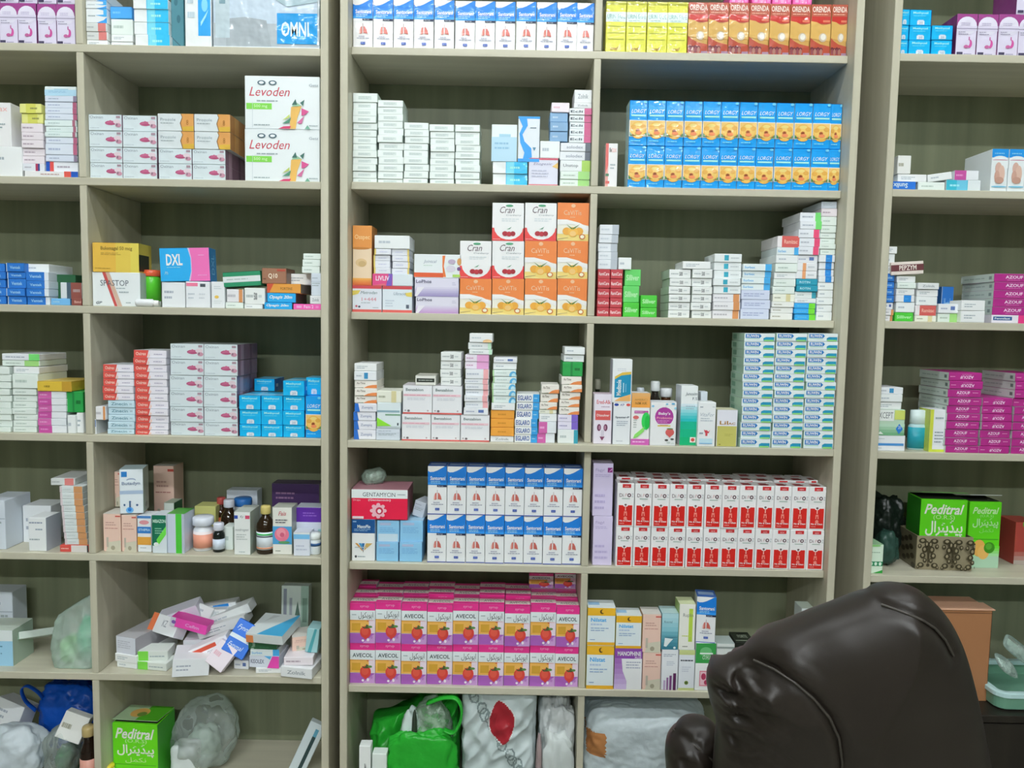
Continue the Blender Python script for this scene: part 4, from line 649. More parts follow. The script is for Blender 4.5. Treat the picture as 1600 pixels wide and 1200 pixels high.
stack(['steel', 'steel', 'steel', 'pinkwhite'], 859.5, 888.5, [205, 190, 175, 159.5], ['steel blue soft box']*3 + ['pinkish white box'], 'the blue stack beside magenta-ended boxes', base=zz, d=.06)
stack(['greenlow', 'greenlow', 'nstop', 'solod', 'solod'], 874.5, 927.5, [280, 267.5, 250, 236, 222.5], ['white box with green edge', 'white box with green edge', 'white box with green triangle', 'white box with dark corner', 'white box with dark corner'], 'the lower stack by the divider', d=.1)
zq = zof(900, 222.5, .047)
z = stack('ecli', 889.5, 928, [211.5, 200.5, 190, 179, 168.5], 'white box with magenta end', 'the second-shelf stack by the divider', base=zq, d=.09)
stack(['greywhite', 'greywhite'], 897.5, 928.5, [160, 139], ['grey flat box', 'white squarish box'], 'the pair above the magenta-ended stack', base=z, d=.07)
one('redleft', 946, 965, 224, 'white carton with red edge, alone left of the flower cartons', d=.05)
at('M', 1)
fx = [980.5, 1009, 1037.5, 1066, 1094.5, 1123, 1151.5, 1180, 1208.5, 1237, 1265.5, 1294, 1321]
grid('flower', fx, [227, 156], 'blue carton with orange flower', ['the lower row', 'the upper row'], d=.055)
at('R', 1)
one('blueset', 1383, 1397, 214, 'bright blue box behind the bookcase side on second shelf', t=.06, d=.03)
z = stack(['blueflip'], 1384, 1434, [283], ['blue box with upside-down lettering at shelf end'], '', d=.08, t=.008)
one('whitegreen', 1435, 1477, 284.5, 'flat white box lying between two blue boxes', d=.09)
one('gelflip', 1479, 1533, 281.5, 'teal gel box turned round, under the pink box', d=.08)
z2 = stack(['white2'], 1402, 1448, [272], ['flat white box on the upside-down blue box'], '', base=z, d=.08)
one('whtan', 1403, 1424, 243, 'small white box with tan band atop flat white box', base=z2, d=.04)
one('white', 1451, 1489, 270.5, 'tilted white box leaning against the pink box', base=z+.004, d=.08, tilt=-9, name='pill_box')
one('magend', 1492, 1530, 266.5, 'pink and magenta box lying on the teal gel box', base=zof(1500, 281.5, .016), d=.06, name='pill_box')
grid('family', [1548, 1574.5, 1600.5, 1627], [232], 'white carton with family picture and blue top', [''], d=.11)

# --- third shelf
at('L', 2)
stack('blueset', -25, 8, [462, 449, 436, 424, 411], 'blue box', 'the blue stack cut by the left edge', d=.08)
stack('blueset', 10, 39, [462.5, 450, 435, 424.5, 410.5], 'blue box', 'the second blue stack from left', d=.1)
z = stack('blueset2', 40.5, 76, [463, 451, 438.5, 424.5], 'blue box with white end', 'the blue stack beside green box', d=.1)
one('white', 40, 76, 412.5, 'white box atop the blue boxes with white ends', base=z, d=.1, t=.03)
z = one('lightblue', 79, 109, 466.5, 'low light blue and white box in front of green box', d=.07, t=.004)
one('darkgreen', 79, 118, 429, 'dark green box with pale upright lettering', base=z, d=.05, t=.05)
one('brownwhite', 94, 127.5, 441.5, 'white and brown box leaning before dark green box', base=z, d=.035, t=.006)
one('brown', 111, 127.5, 466, 'brown-red box in the corner by the divider', d=.05, t=.004, name='pill_box')
z = one('spastop', 142, 219, 425.5, 'white box with red diagonal stripe', d=.13)
one('gold', 145, 216, 379.5, 'golden yellow box on the white striped box', base=z, d=.07, yaw=3)
at('L', 2)
zt = top('L', 2)
h = zof(238, 421.5, .04)-zt-.0003; r = .0195
lathed('pill_bottle', 'green pill bottle with orange cap', 'bottle', P(238, 450, .06).x, .06, zt+.0003, [('bottle_base', 'dfe4e0', 'plastic', [(0, 0), (r*.9, 0), (r, .002), (r, h*.16), (r*.999, h*.16)]), ('bottle_body', '58c432', 'plastic', [(r*.98, h*.1602), (r, h*.1602), (r, h*.8), (r*.9, h*.83)]), ('cap', 'e0603c', 'plastic', [(r*1.05, h*.831), (r*1.08, h*.84), (r*1.08, h*.98), (r, h), (0, h)])])
rt = tag(empty('ointment_tube', (P(228, 474, .005).x, .012, zt+.0095)), 'small white tube lying before the green pill bottle', 'tube')
bm = bmesh.new(); lathe(bm, [(0, -.026), (.007, -.026), (.0085, -.022), (.009, .012), (.0055, .015), (.0055, .0152)]); me = mesh(bm)
me.transform(Matrix.Rotation(math.radians(90), 4, 'Y')); link('tube_body', me, [mat('dfe2e4', 'plastic')], rt)
bm = bmesh.new(); lathe(bm, [(.006, .0153), (.0065, .016), (.006, .026), (0, .026)]); me = mesh(bm); me.transform(Matrix.Rotation(math.radians(90), 4, 'Y')); link('tube_cap', me, [mat('e8e8ea', 'plastic')], rt)
za = one('pillwhite', 253, 289, 441, 'pale lavender box under the blue and pink box', d=.09)
one('pinktag', 290, 328, 440, 'white box with pink mark under the blue and pink box', d=.09)
one('suntag', 330, 351, 440, 'white box with small yellow sun, beside pink-marked box', d=.08)
carton('dxl', P(289, 410, .01).x, .012, za+.003, .113, .077, .05, 'blue and pink box tilted on white boxes', 'medicine_carton', 'box', None, 4, -2.2)
one('whitegreen', 352, 380, 472.5, 'low white box under the open white box', d=.08, name='pill_box')
za = zof(365, 472.5, .02)
one('orend', 354, 380, 452, 'open white box with orange print under green striped box', base=za, d=.07)
one('white', 381.5, 410, 475.5, 'low white box beside blue boxes on third shelf', d=.08, name='pill_box')
zb = zof(395, 475.5, .012); zc = one('qrbox', 382, 414, 450, 'white box with dark window under green striped box', base=zb, d=.07)
carton('greenstripe', P(378, 437, .01).x, .012, zc+.0035, .088, .034, .06, 'green box with white stripe, lying tilted', 'medicine_carton', 'box', None, 0, -4.2)
z = one('opag', 412.5, 456.5, 472.5, 'bright blue box, lower of the pair under orange box', d=.08, name='pill_box')
one('pinkflat', 458, 503, 475, 'bright pink flat box at the bookcase side', d=.08, name='pill_box')
z1 = one('opag', 417.5, 462, 458, 'bright blue box, upper of the pair under orange box', base=z, d=.11, name='pill_box', yaw=2)
z1 = one('orangebox', 417, 470, 443.5, 'orange box with red corner and grey end', base=z1, d=.1, name='pill_box')
one('q10', 409, 447.5, 419, 'brown box with white lettering on the orange box', base=z1, d=.07)
one('white2', 450, 490, 428, 'white box on the grey end of the orange box', base=z1, d=.08, t=.05, name='pill_box')
zp = zof(480, 475, .012)
z2 = one('greywhite', 484, 503, 462, 'small white box on the bright pink box', base=zp, d=.07, name='pill_box')
z2 = one('greywhite2', 486, 503, 427, 'grey box standing between white boxes at the bookcase side', base=z2, d=.06)
stack('whitegreen', 472, 501, [416, 405, 395.5], 'pale green-white flat box', 'the small pile at the bookcase side', base=z2, d=.07)
at('M', 2)
za = one('swoosh', 549.5, 596.5, 446, 'lavender box with red edges and yellow swoosh', d=.1)
one('swoosh2', 597.5, 644, 447, 'pale blue box with red edges and yellow swoosh', d=.1)
one('creamorange', 551, 581, 352.5, 'tall cream carton with orange top', base=za, d=.07)
zb = one('liv', 582, 645, 428, 'white box with magenta and violet end', base=za, d=.08, name='pill_box')
zc = stack('yedgeL', 583.5, 610.5, [417.5, 407.5, 398, 388.5], 'white yellow-edged box', 'the left of two small stacks', base=zb, d=.08)
stack('yedgeR', 612, 640, [419, 408.5, 399, 388.5], 'white yellow-edged box', 'the right of two small stacks', base=zb, d=.08)
one('white', 585, 640.5, 368, 'wide white box on the yellow-edged boxes', base=zc, d=.09, name='pill_box')
z = one('lophos2', 649.5, 716.5, 463.5, 'lilac shaded box, lower of two', d=.1)
z = one('lophos', 648, 717, 434.5, 'lilac shaded box, upper of two', base=z, d=.1)
one('burst', 647, 721, 397.5, 'white box with orange curve on lilac boxes', base=z, d=.09)
for i, (x0, x1, col) in enumerate(((718.5, 768, 'CC'), (769, 819, 'CKK'), (820, 870, 'CCK'), (871, 921, 'CCC'))):
    zb = None; ys = [435.5, 376.5, 317]; cnt = {'C': 0, 'K': 0}
    col = ('CK', 'CKK', 'CCK', 'CCC')[i]
    for k, c in enumerate(col):
        zb = one('citrus' if c == 'C' else 'cran', x0, x1, ys[k], ('orange carton with oranges' if c == 'C' else 'white carton with red cherries') + ', %s column from left, %s' % (NTH[i], ('bottom row', 'middle row', 'top row')[k]), base=zb, d=.08, group='fruit cartons on the third shelf')
at('M', 2)
z = grid('ramic', [933, 952.5, 972.5], [480, 465, 450, 435, 420.5], 'red flat box', ['the bottom row', 'the second row', 'the third row', 'the fourth row', 'the top row'], d=.07, name='pill_box')
stack('greyside', 935, 966, [405.5, 393, 379.5, 366, 350.5], 'white box with grey end', 'the pile on the red boxes', base=z, d=.08)
one('white', 966.5, 987, 402.5, 'small white box beside the pile on red boxes', base=z, d=.05, name='pill_box')
stack(['green', 'greenlt', 'greenlt'], 974, 1000, [472.5, 446.5, 420.5], 'bright green box', 'the taller green stack', d=.08)
stack('green', 1001, 1027.5, [480.5, 461], 'bright green box', 'the shorter green stack', d=.08)
stack('qrbox', 1045, 1079.5, [484.5, 472, 459.5, 447, 434.5, 420.5], 'white dark-marked box', 'the stack beside green boxes', d=.1)
z = stack('qrbox', 1080.5, 1112.5, [485, 472.5, 460, 447.5, 434.5, 420.5], 'white dark-marked box', 'the second dark-marked stack', d=.1)
one('white2', 1067, 1111, 408.5, 'white box on top of the dark-marked stacks', base=z, d=.09, name='pill_box')
z = stack(['orend']*3+['teal']*5, 1113.5, 1157, [484.5, 471.5, 459, 446.5, 435, 422.5, 409.5, 396], ['white orange-ended box']*3+['white teal-marked box']*5, 'the third stack of white boxes', d=.1)
stack(['peri']*3+['bluetxt']*4, 1158, 1203.5, [482.5, 468, 453, 443, 433, 423, 412], ['periwinkle flat box']*3+['white blue-ended box']*4, 'the fourth stack of boxes', d=.1)
stack(['whtan', 'whtan', 'whtan', 'olivep', 'whitegreen', 'whitegreen', 'white2', 'whitegreen', 'white', 'bluetxt', 'redlab'], 1204.5, 1240, [489, 480, 471, 459, 447.5, 435.5, 425, 411, 398, 386, 368], ['white flat box']*9+['white blue-lettered box', 'white box with red label'], 'the fifth stack, with red label atop', lean=.7, d=.12)
stack(['bluegreen']*3+['white2', 'tealend', 'tealfull', 'tealfull', 'orstripe', 'orstripe', 'navylab', 'pinkend', 'pinkend', 'pinkend', 'greenend', 'greenend'], 1242, 1276, [490.5, 482, 473.5, 466, 455.5, 445.5, 435.5, 423, 411, 398, 385, 371.5, 358, 345, 331], ['blue and green flat box']*3+['white flat box', 'white teal-ended box', 'teal flat box', 'teal flat box', 'white orange-striped box', 'white orange-striped box', 'white navy-marked box', 'white pink-ended box', 'white pink-ended box', 'white pink-ended box', 'white green-ended box', 'white green-ended box'], 'the sixth stack', lean=.1, d=.12)
stack(['white']*5+['bluelab']*4+['whitegreen']*6+['pinkish', 'greywhite2'], 1276.5, 1305, [487, 476, 465, 453, 441, 431, 420.5, 409.5, 398, 389, 380.5, 372, 363.5, 352, 338, 325, 314], ['white flat box']*5+['white box with blue block']*4+['pale flat box']*8, 'the last stack by the side panel', d=.12)
at('R', 2)
stack(['orend', 'orend', 'navylab', 'blueset', 'blueset', 'blueset', 'blueset', 'white2', 'white', 'white2'], 1373.5, 1397, [492.5, 483, 472.5, 461, 450, 439.5, 427, 415, 396, 384.5], ['pinkish white box', 'pinkish white box', 'white navy-marked box', 'dark blue box', 'dark blue box', 'dark blue box', 'blue box', 'white box', 'white box', 'white box'], 'the stack hugging the side panel', d=.08)
z = stack(['green', 'white', 'bluelab', 'white2', 'whitegreen', 'white2'], 1400, 1430, [488, 472, 461, 450.5, 441, 431], ['bright green box', 'white box', 'white blue-marked box', 'white box', 'pale box', 'white box'], 'the stack under the maroon-striped box', d=.08)
carton('pepz', P(1419, 421, .012).x, .014, z+.003, .076, .03, .05, 'white box with maroon stripe, tilted on top of stack', 'medicine_carton', 'box', None, 0, -4)
stack(['olivep', 'redlab', 'white', 'white2', 'greywhite'], 1432, 1466, [493, 477, 463, 452, 441.5], ['white yellow-marked box', 'white red-labelled box', 'white box', 'white box', 'white grey-lettered box'], 'the stack right of the green box', d=.08)
one('blueset', 1471, 1490, 448, 'dark blue box standing behind white boxes', d=.04, t=.12)
stack(['greenlow', 'navylab'], 1468, 1500, [489.5, 474.5], ['blue-white box with green leaf', 'white box with dark mark'], 'the low pair before the magenta boxes', d=.08, jig=2)
stack('white2', 1502, 1540, [485.5, 469], 'plain white box', 'the pair beside magenta boxes', d=.05, jig=1, t=.004, name='tablet_box')
z = one('fen', 1550, 1608, 492.5, 'white box with navy label and pink end', d=.1, name='tablet_box')
stack('azo', 1552, 1622, [479.5, 466.5, 453.5, 440.5, 427.5], 'magenta box with white lettering', 'the third-shelf magenta stack', base=z, d=.13, name='tablet_box')

# --- fourth shelf
at('L', 3)
wl = [667, 657, 647.5, 638, 628, 617.5, 607, 596.5, 585, 573]
stack('whitegreen', -22, 17, wl, 'pale green-white box', 'the stack at the left edge', d=.13)
z = stack('whitegreen', 18.5, 56.5, wl[:-3], 'pale green-white box', 'the stack beside magenta-ended boxes', d=.13)
stack(['whitegreen', 'white2'], 19, 60, [584, 573], ['wide white box', 'pale wide box'], 'the pair above the pale stack', base=z, d=.12)
zq = zof(40, 572.6, .012)
stack(['greenlow', 'greenend'], 2, 62, [563, 552.5], ['white box with green end', 'white box with green end'], 'the pair topping the pale stacks', base=zq, d=.11, t=.02)
z = stack(['magend', 'magend2']*3, 58.5, 103, [665, 654, 643.5, 633, 622.5, 611.5], 'white box with magenta end', 'the stack beneath yellow box', d=.1)
one('yellowlong', 58, 111, 596, 'yellow flat box lying on magenta-ended boxes', base=z, d=.12, yaw=2, name='pill_box')
z = one('white', 105, 118, 649, 'small white carton under green box', d=.03, name='drops_carton'); one('white2', 119.5, 130, 645, 'small white carton beside the divider', d=.04, t=.02, name='drops_carton')
one('greenbox', 102, 129.5, 612, 'green box resting on small white cartons', base=zof(118, 644.5, .02), d=.06, t=.02)
z = one('bluecap', 134, 165, 656, 'blue and white box under orange-marked box', d=.07, name='pill_box')
one('orend', 137, 165, 635, 'white box with orange mark on blue and white box', base=z, d=.07)
z = stack('zin', 166.5, 209, [670, 659, 648, 637, 625.5], 'light blue box', 'the stack under red-ended boxes', d=.09)
stack('oxer', 159.5, 208, [614.5, 603, 592, 581, 569.5], 'white red-ended box', 'the pile on light blue boxes', base=z, d=.09)
stack('oxer', 210.5, 262, [672, 661, 649.5, 638.5, 627, 615.5, 604, 592.5, 581, 570, 559, 547], 'white red-ended box', 'the tall stack', d=.09)
z = grid('heron', [265.5, 318.5, 371.5], [659, 635], 'white pink-bird box on fourth shelf', ['the first row up', 'the second row up'], d=.14, name='tablet_box')
z = grid('heron', [264, 317, 370], [610.5, 586], 'white pink-bird box on fourth shelf', ['the third row up', 'the fourth row up'], d=.14, name='tablet_box', base=z)
grid('heron', [265.5, 318, 371], [561, 536], 'white pink-bird box on fourth shelf', ['the fifth row up', 'the top row'], d=.14, name='tablet_box', base=z)
z = grid('bluetag', [373.5, 407.5, 441.5, 476], [663, 640, 617.5], 'bright blue grey-tagged box', ['the lowest row on fourth shelf', 'the middle row on fourth shelf', 'the third row on fourth shelf'], d=.1, name='pill_box')
one('bluetag', 442, 475.5, 595, 'bright blue tablet box alone on top of its pile', base=z, d=.1, name='pill_box')
one('bluetag', 397, 429, 592, 'bright blue tablet box set back behind the pile', base=z, d=.08, t=.12, name='pill_box')
z = one('flower', 477.5, 504, 619, 'lone blue flower carton beside the bright blue tablet boxes', d=.055)
one('bluetag', 478, 503, 590, 'bright blue box half behind the side panel, above flower carton', base=z, d=.06, t=.035, name='pill_box')
at('M', 3)
z = stack('zump', 552.5, 588, [671.5, 657.5, 643.5, 630], 'white blue-cornered box', 'the stack at bookcase side', t=.014, d=.1)
stack(['acti', 'acti', 'acti', 'bluesq', 'white2'], 553, 589, [618.5, 606.5, 594.5, 580, 567.5], ['white orange-waved box']*3+['white box with blue square', 'plain white box'], 'the pile on blue-cornered boxes', base=z, d=.1, t=.014)
z = one('greywhite2', 587.5, 625, 669.5, 'white box beneath the green-shaded carton', d=.08)
z = one('greencorner', 589, 626, 629, 'white and pale blue carton with green corner', base=z, d=.08)
one('olivep', 588.5, 627, 611, 'pale yellow-white box on green-cornered carton', base=z, d=.09, name='pill_box')
z = grid('benz', [627.5, 673.3, 719.2, 765], [646.5], 'white box with red base line', ['the lower row'], d=.09, name='tablet_box')
zb = grid('benz', [629, 675.5, 722], [601.5], 'white box with red base line', ['the upper row'], d=.09, name='tablet_box', base=z)
one('bandbox', 649, 681, 587, 'low white box with black band on the red-lined boxes', base=zb, d=.09, name='pill_box')
stack('qrbox', 688, 721, [590, 577, 564, 550], 'white dark-marked box', 'the small fourth-shelf stack', base=zb, d=.09)
z = one('navylab', 724.5, 763, 637.5, 'white box with blue streak under pink-ended stack', base=z, d=.08, name='pill_box')
z = stack(['pinkend2']*6+['pinkpur']*2, 725, 763, [627.5, 618, 609, 600, 592, 576.5, 565, 554], ['white pink-ended box']*6+['pink and white box']*2, 'the leaning stack', base=z, d=.09, lean=.2)
stack(['whgreen', 'whgreen', 'whor'], 732, 769, [546, 535, 520.5], ['white green-edged box', 'white green-edged box', 'white box with orange spot'], 'the tower top', base=z, d=.08)
simple('orangeflat', 'e8a040', (), tc='d08c30', tu=(.3, .7))
tpl('mintarc', 'dceae4', [E(.88, .1, .17, .75, '5cacd8'), E(.9, .1, .09, .45, 'b8dcec'), R(0, 0, .06, 1, 'a8d098'), L(.15, .4, .6, .7, 1, 'b4c8c4')])
stack(['greywhite', 'orangeflat', 'orangeflat', 'orangeflat', 'white2', 'mintarc', 'mintarc', 'mintarc', 'mintarc', 'mintarc', 'white', 'navylab'], 765.5, 803, [681.5, 668, 654.5, 641, 629.5, 618.5, 608.5, 598.5, 588, 577.5, 567, 558.5], ['white flat box']+['orange flat box']*3+['white flat box']+['pale green blue-cornered box']*5+['white flat box']*2, 'the stack left of blue-ended boxes', lean=.35, d=.09)
stack('egla', 803, 839.5, [679, 667, 654.5, 641, 628.5, 615.5], 'white blue-ended box with blue letters', 'its stack', lean=.6, d=.08)
z = stack(['magend2', 'magend2', 'white2', 'olivep', 'acti', 'acti', 'acti'], 839.5, 868, [677, 659, 646.5, 640, 628.5, 614.5, 600], ['pink and white box']*2+['white box', 'green-spotted flat box']+['white orange-waved box']*3, 'the stack beside blue-ended boxes', d=.08, lean=.8)
simple('violetend', 'dcd8ec', [(.68, 1, '7c64c4')], tc='a8a4c4', tu=(.08, .55))
stack(['tealend', 'violetend', 'violetend', 'acti', 'acti', 'acti', 'acti', 'acti', 'greenbox', 'white', 'white'], 870.5, 903, [671.5, 659.5, 648, 636, 624.5, 612.5, 601, 588, 565.5, 554, 542], ['white teal-ended box']+['lavender violet-ended box']*2+['white orange-waved box']*5+['green box', 'white box', 'white box'], 'the stack by the divider', d=.1, lean=.75)
at('M', 3)
B = dict(d=.045)
one('kidney', 928, 956.5, 615.5, 'pink-white carton with red label and kidney picture', t=.015, **B)
z = one('spas', 958, 985.5, 629.5, 'white carton with blue and red corners under teal carton', t=.012, **B)
one('medz', 957, 988, 561.5, 'white carton with teal panel standing on another carton', base=z, t=.012, **B)
one('greenswirl', 986.5, 1015.5, 614, 'carton with orange top and green figure', t=.013, **B)
one('babyc', 1016.5, 1057, 628, 'white carton with round purple badge', t=.006, d=.04)
one('juno', 1063.5, 1090, 603, 'white carton shading to green at the base', t=.02, d=.06)
one('vita', 1090.8, 1118.5, 628.5, 'white carton with small red figure', t=.006, **B)
one('greywhite2', 1094, 1105, 612, 'plain white carton behind the red-figure carton', t=.08, d=.03)
one('lila', 1120, 1152.5, 640.5, 'white carton with mustard yellow lower half', t=.008, d=.055)
bottle(1014, 1036, 596, 'dark bottle with white cap behind round-badge carton', '2a2118', 'd4d8d8', None, t=.09, neck=.5)
bottle(1031, 1053, 607, 'brown bottle with wide white cap behind green carton', '6a3c1c', 'd4d8da', None, t=.1, neck=.68)
bottle(993, 1009, 606, 'white-capped bottle behind the orange-topped carton', '4c3a24', 'c4ccd4', None, t=.1, neck=.6)
bottle(926, 942, 593, 'dark green bottle with grey cap in the corner', '24301c', '989888', None, t=.1, neck=.45)
for i, (a, b) in enumerate(((1157, 1205.7), (1206.3, 1254.7), (1255.3, 1303))):
    ys = [698.5-12.72*(k+1) for k in range(14)]
    stack('ruw', a, b, ys, 'white blue-lettered box', 'the %s column' % NTH[i], d=.1, t=.004, name='tablet_box', jig=.7)
at('R', 3)
z = one('bluebar', 1364, 1415, 680.5, 'white box with blue bar at the bottom of pile', d=.09)
z = one('xcept', 1364.5, 1414.5, 640, 'green shaded box with blue diamond', base=z, d=.09)
stack(['white2', 'white', 'bluesq'], 1366, 1412, [628, 616, 605], ['pinkish white box', 'white box', 'narrow white box with blue square'], 'the pile above the blue-diamond box', base=z, d=.08)
x = P(1434, 680, .03)
tpl('yellowedge', 'dfe2e6', [R(0, 0, .2, 1, 'c8d048'), R(0, 0, 1, .06, 'c8d448'), L(.3, .2, .9, .5, 4, '8a949c'), L(.3, .75, .8, .85, 1), FC('L'), R(0, 0, 1, 1, 'c0cc58')])
one('yellowedge', 1453, 1480, 640, 'white carton with lime edge beside magenta stacks', d=.05)
zt = top('R', 3); h = zof(1434, 641, .03)-zt; r = .024
rr = tag(empty('wash_bottle', (P(1434, 680, .05).x, .05, zt+.0003)), 'teal bottle with pale cap beside lime-edged carton', 'bottle')
for nm, c, fin, pf in (('bottle_body', 'a8c8cc', 'plastic', [(0, 0), (r*.95, 0), (r, .004), (r, h*.58), (r*.85, h*.64)]), ('label', '2496a8', 'paper', [(r*1.004, h*.04), (r*1.02, h*.04), (r*1.02, h*.56), (r*1.004, h*.56)]), ('cap', 'c4d4d4', 'plastic', [(r*.84, h*.641), (r*.9, h*.65), (r*.86, h*.98), (0, h)])):
    bm = bmesh.new(); lathe(bm, pf); me = mesh(bm); me.transform(Matrix.Diagonal((1, .6, 1, 1))); link(nm, me, [mat(c, fin)], rr)
ya = [696.5, 684, 671, 658, 646, 634, 621, 608, 595, 582]
stack(['azo']*8+['azoturn']*2, 1478, 1531, ya, 'magenta box with white lettering', 'the first column', d=.13, name='tablet_box', t=.006)
stack(['azoturn', 'azo', 'azo', 'azoturn', 'azoturn', 'azoturn', 'azoturn'], 1532, 1580, [y+.8 for y in ya[:7]], 'magenta box with white lettering', 'the second column', d=.13, name='tablet_box', t=.006)
stack(['azo']*6+['azoturn']*4, 1581, 1632, [y+1.6 for y in ya], 'magenta box with white lettering', 'the third column', d=.13, name='tablet_box', t=.006)

# --- fifth shelf
at('L', 4)
one('greywhite2', -30, 8, 782, 'grey-white carton cut by the left edge, fifth shelf', d=.1, t=.02)
one('prolab', 44, 72, 809, 'white carton with grey print standing before a wider one', d=.06)
one('pillwhite', 36, 80, 790, 'wide white box behind the white grey-printed carton', d=.07, t=.085)
one('white', 16, 34, 800, 'low white box at the back near the left edge', d=.06, t=.13)
z = one('redtube', 93, 138, 852, 'red and white tube box under the orange-edged stack', d=.05, t=.01, name='tube_box')
z = stack('orangehalf', 100, 136, [842, 832, 821.5, 811, 800.5, 790, 780, 770, 760], 'white box with orange edge', 'the leaning stack by the divider', base=z, d=.1, t=.012, lean=-.75, jig=.3)
carton('greyred', P(97, 744, .02).x, .022, z, .056, .0165, .1, 'silver box with orange tip topping the leaning stack', 'pill_box', 'box', None, 4)
at('L', 4)
zp = one('peach', 161, 188.5, 803, 'peach carton, left of the front pair', d=.06, t=.02)
one('peach', 189.5, 213, 805, 'peach carton, right of the front pair', d=.06, t=.02)
one('ethipra', 214.5, 236, 806, 'white carton with blue and orange bands', d=.05, t=.02)
one('mibaz', 237.5, 260, 805, 'white carton with dark green shield', d=.05, t=.012)
one('greenline', 261, 288, 803, 'white carton with green stripe beside the green shield carton', d=.06, t=.015)
zb = top('L', 4)
# a second tier on the cartons
z1 = one('peach', 173, 187, 737, 'peach carton standing behind the blue-dotted carton', d=.05, t=.09, base=zp+.0005)
carton('bisol', P(204, 770, .02).x, .024, zp+.001, .052, .108, .06, 'pale blue carton with blue dots turned to one side', 'syrup_carton', 'box', None, 14)
one('peach', 240, 272, 728, 'peach carton in shade at the back of the tier', d=.06, t=.17)
one('whitedk', 256, 272, 786, 'small white box with dark green side at the back', d=.05, t=.11)
one('yellowbox', 304, 337, 791, 'pale yellow box behind the white pill bottle', d=.05, t=.13)
bottle(296.5, 327, 810, 'white pill bottle with orange label print', 'dfe2ea', 'd4dae4', 'e6dcdc', t=.03, neck=.8, capf=.24, lo=.06, hi=.58, name='pill_bottle', stripe=[(.1, .5, 'e49c84')])
bottle(329, 347.5, 819, 'small dark bottle with white cap and pale label', '1c2824', 'd0d4e0', 'ccd8e8', t=.025, neck=.66, capf=.24, lo=.1, hi=.46)
bottle(341, 366, 783, 'amber bottle with white ridged cap behind the small dark bottle', '3c2a18', 'd0d4e0', None, t=.09, neck=.5)
bottle(332, 352, 779, 'amber bottle with red cap at the back', '4a2c18', 'b4504c', 'b46038', t=.15, neck=.5)
one('whitegreen', 348, 364, 823, 'white carton with green top edge behind dark bottle', d=.04, t=.05)
one('kybox', 365.5, 391, 800, 'white carton with blue and red corner marks on fifth shelf', d=.07, t=.012)
lathed('pill_bottle', 'white bottle with wide blue cap behind white carton', 'bottle', P(380, 800, .15).x, .15, zb+.0003, [('bottle_body', 'd4dade', 'plastic', [(0, 0), (.02, 0), (.021, .003), (.021, .082), (.019, .088)]), ('cap', '2c6cb4', 'plastic', [(.0215, .0882), (.0225, .09), (.0225, .105), (.02, .108), (0, .108)])])
one('greywhite2', 354, 402, 766, 'tall grey-white box at the back of fifth shelf', d=.04, t=.2)
bottle(396.5, 425, 793, 'amber bottle with gold cap and white label', '3a2816', 'c8b870', 'd8e0ea', t=.015, lo=.1, hi=.47, neck=.42, stripe=[(.4, .44, '4cb868'), (.36, .39, '4c545c'), (.115, .15, 'e0a080')])
one('rose', 425.8, 456, 793, 'white carton with pink rose on blue', d=.05, t=.02)
zp = one('violet', 461, 502, 793, 'white box with violet top band', d=.05, t=.06)
one('purplebox', 425, 499, 756, 'dark purple box with orange line at the back', d=.05, t=.19)
one('bluetop', 458.5, 484, 832, 'small white carton with blue band', d=.04, t=.012)
lathed('ointment_jar', 'small white jar with dark blue band by the bookcase side', 'jar', P(492, 850, .03).x, .034, zb+.0003, [('jar_body', 'dce4ea', 'plastic', [(0, 0), (.012, 0), (.0135, .002), (.0135, .034), (.0125, .036)]), ('jar_band', '2c5484', 'paper', [(.0136, .021), (.0142, .021), (.0142, .028), (.0136, .028)]), ('cap', 'dfe6e4', 'plastic', [(.0125, .0362), (.014, .037), (.0135, .052), (0, .052)])])
at('M', 4)
za = one('maxob', 549.5, 586, 811.5, 'white carton with navy top and coloured wings', d=.08)
for (x0, x1, w) in ((588, 622.5, 'left'), (624, 659.5, 'right')):
    z = one('skyblue', x0, x1, 847.5, 'sky blue box, %s one of the lower pair' % w, d=.09)
    one('skyblue2' if w == 'left' else 'skyblue', x0+1, x1+1.5, 813.5, 'sky blue box, %s one of the upper pair' % w, base=z, d=.085, t=.038)
one('gent', 549, 637, 765, 'red and white box with gear emblem', base=zof(590, 812, .034), d=.1)
zg = zof(590, 765, .034); zs = zof(640, 813, .034)
carton('greywhite2', P(651, 800, .06).x, .07, zs, .03, .04, .05, 'grey box leaning at the back of sky blue boxes', 'medicine_carton', 'box', None, -20, 14)
bm = bmesh.new(); box(bm, -.03, .03, 0, .04, 0, .038, .012); link('plastic_pouch', mesh(bm, smooth=True), [clear_film('b4ccbc', .5)], None, (P(588, 750, .08).x, .08, zg+.001), (0, math.radians(-10), .3))
tag(bpy.data.objects['plastic_pouch'], 'clear plastic pouch lying on the red and white box', 'pouch')
lx = [667, 697.2, 727.3, 757.4, 787.5, 817.6, 847.7, 877.8, 908]
grid('lung', lx, [803.5, 728], 'blue and white lung syrup carton', ['the lower row', 'the upper row'], d=.055)
at('M', 4)
z = one('lilac', 926.5, 957, 806.5, 'tall lilac carton, lower of two', d=.055)
one('lilacpink', 926.5, 958, 724, 'tall lilac carton with magenta square, upper of two', base=z, d=.055)
dx = [961.5, 989, 1016.2, 1043.4, 1070.6, 1097.8, 1125, 1152, 1179, 1206, 1233, 1260, 1287]
z = grid('redtag', dx, [823, 755], 'white carton with red tag shape', ['the front lower row', 'the front upper row'], d=.05, t=.026)
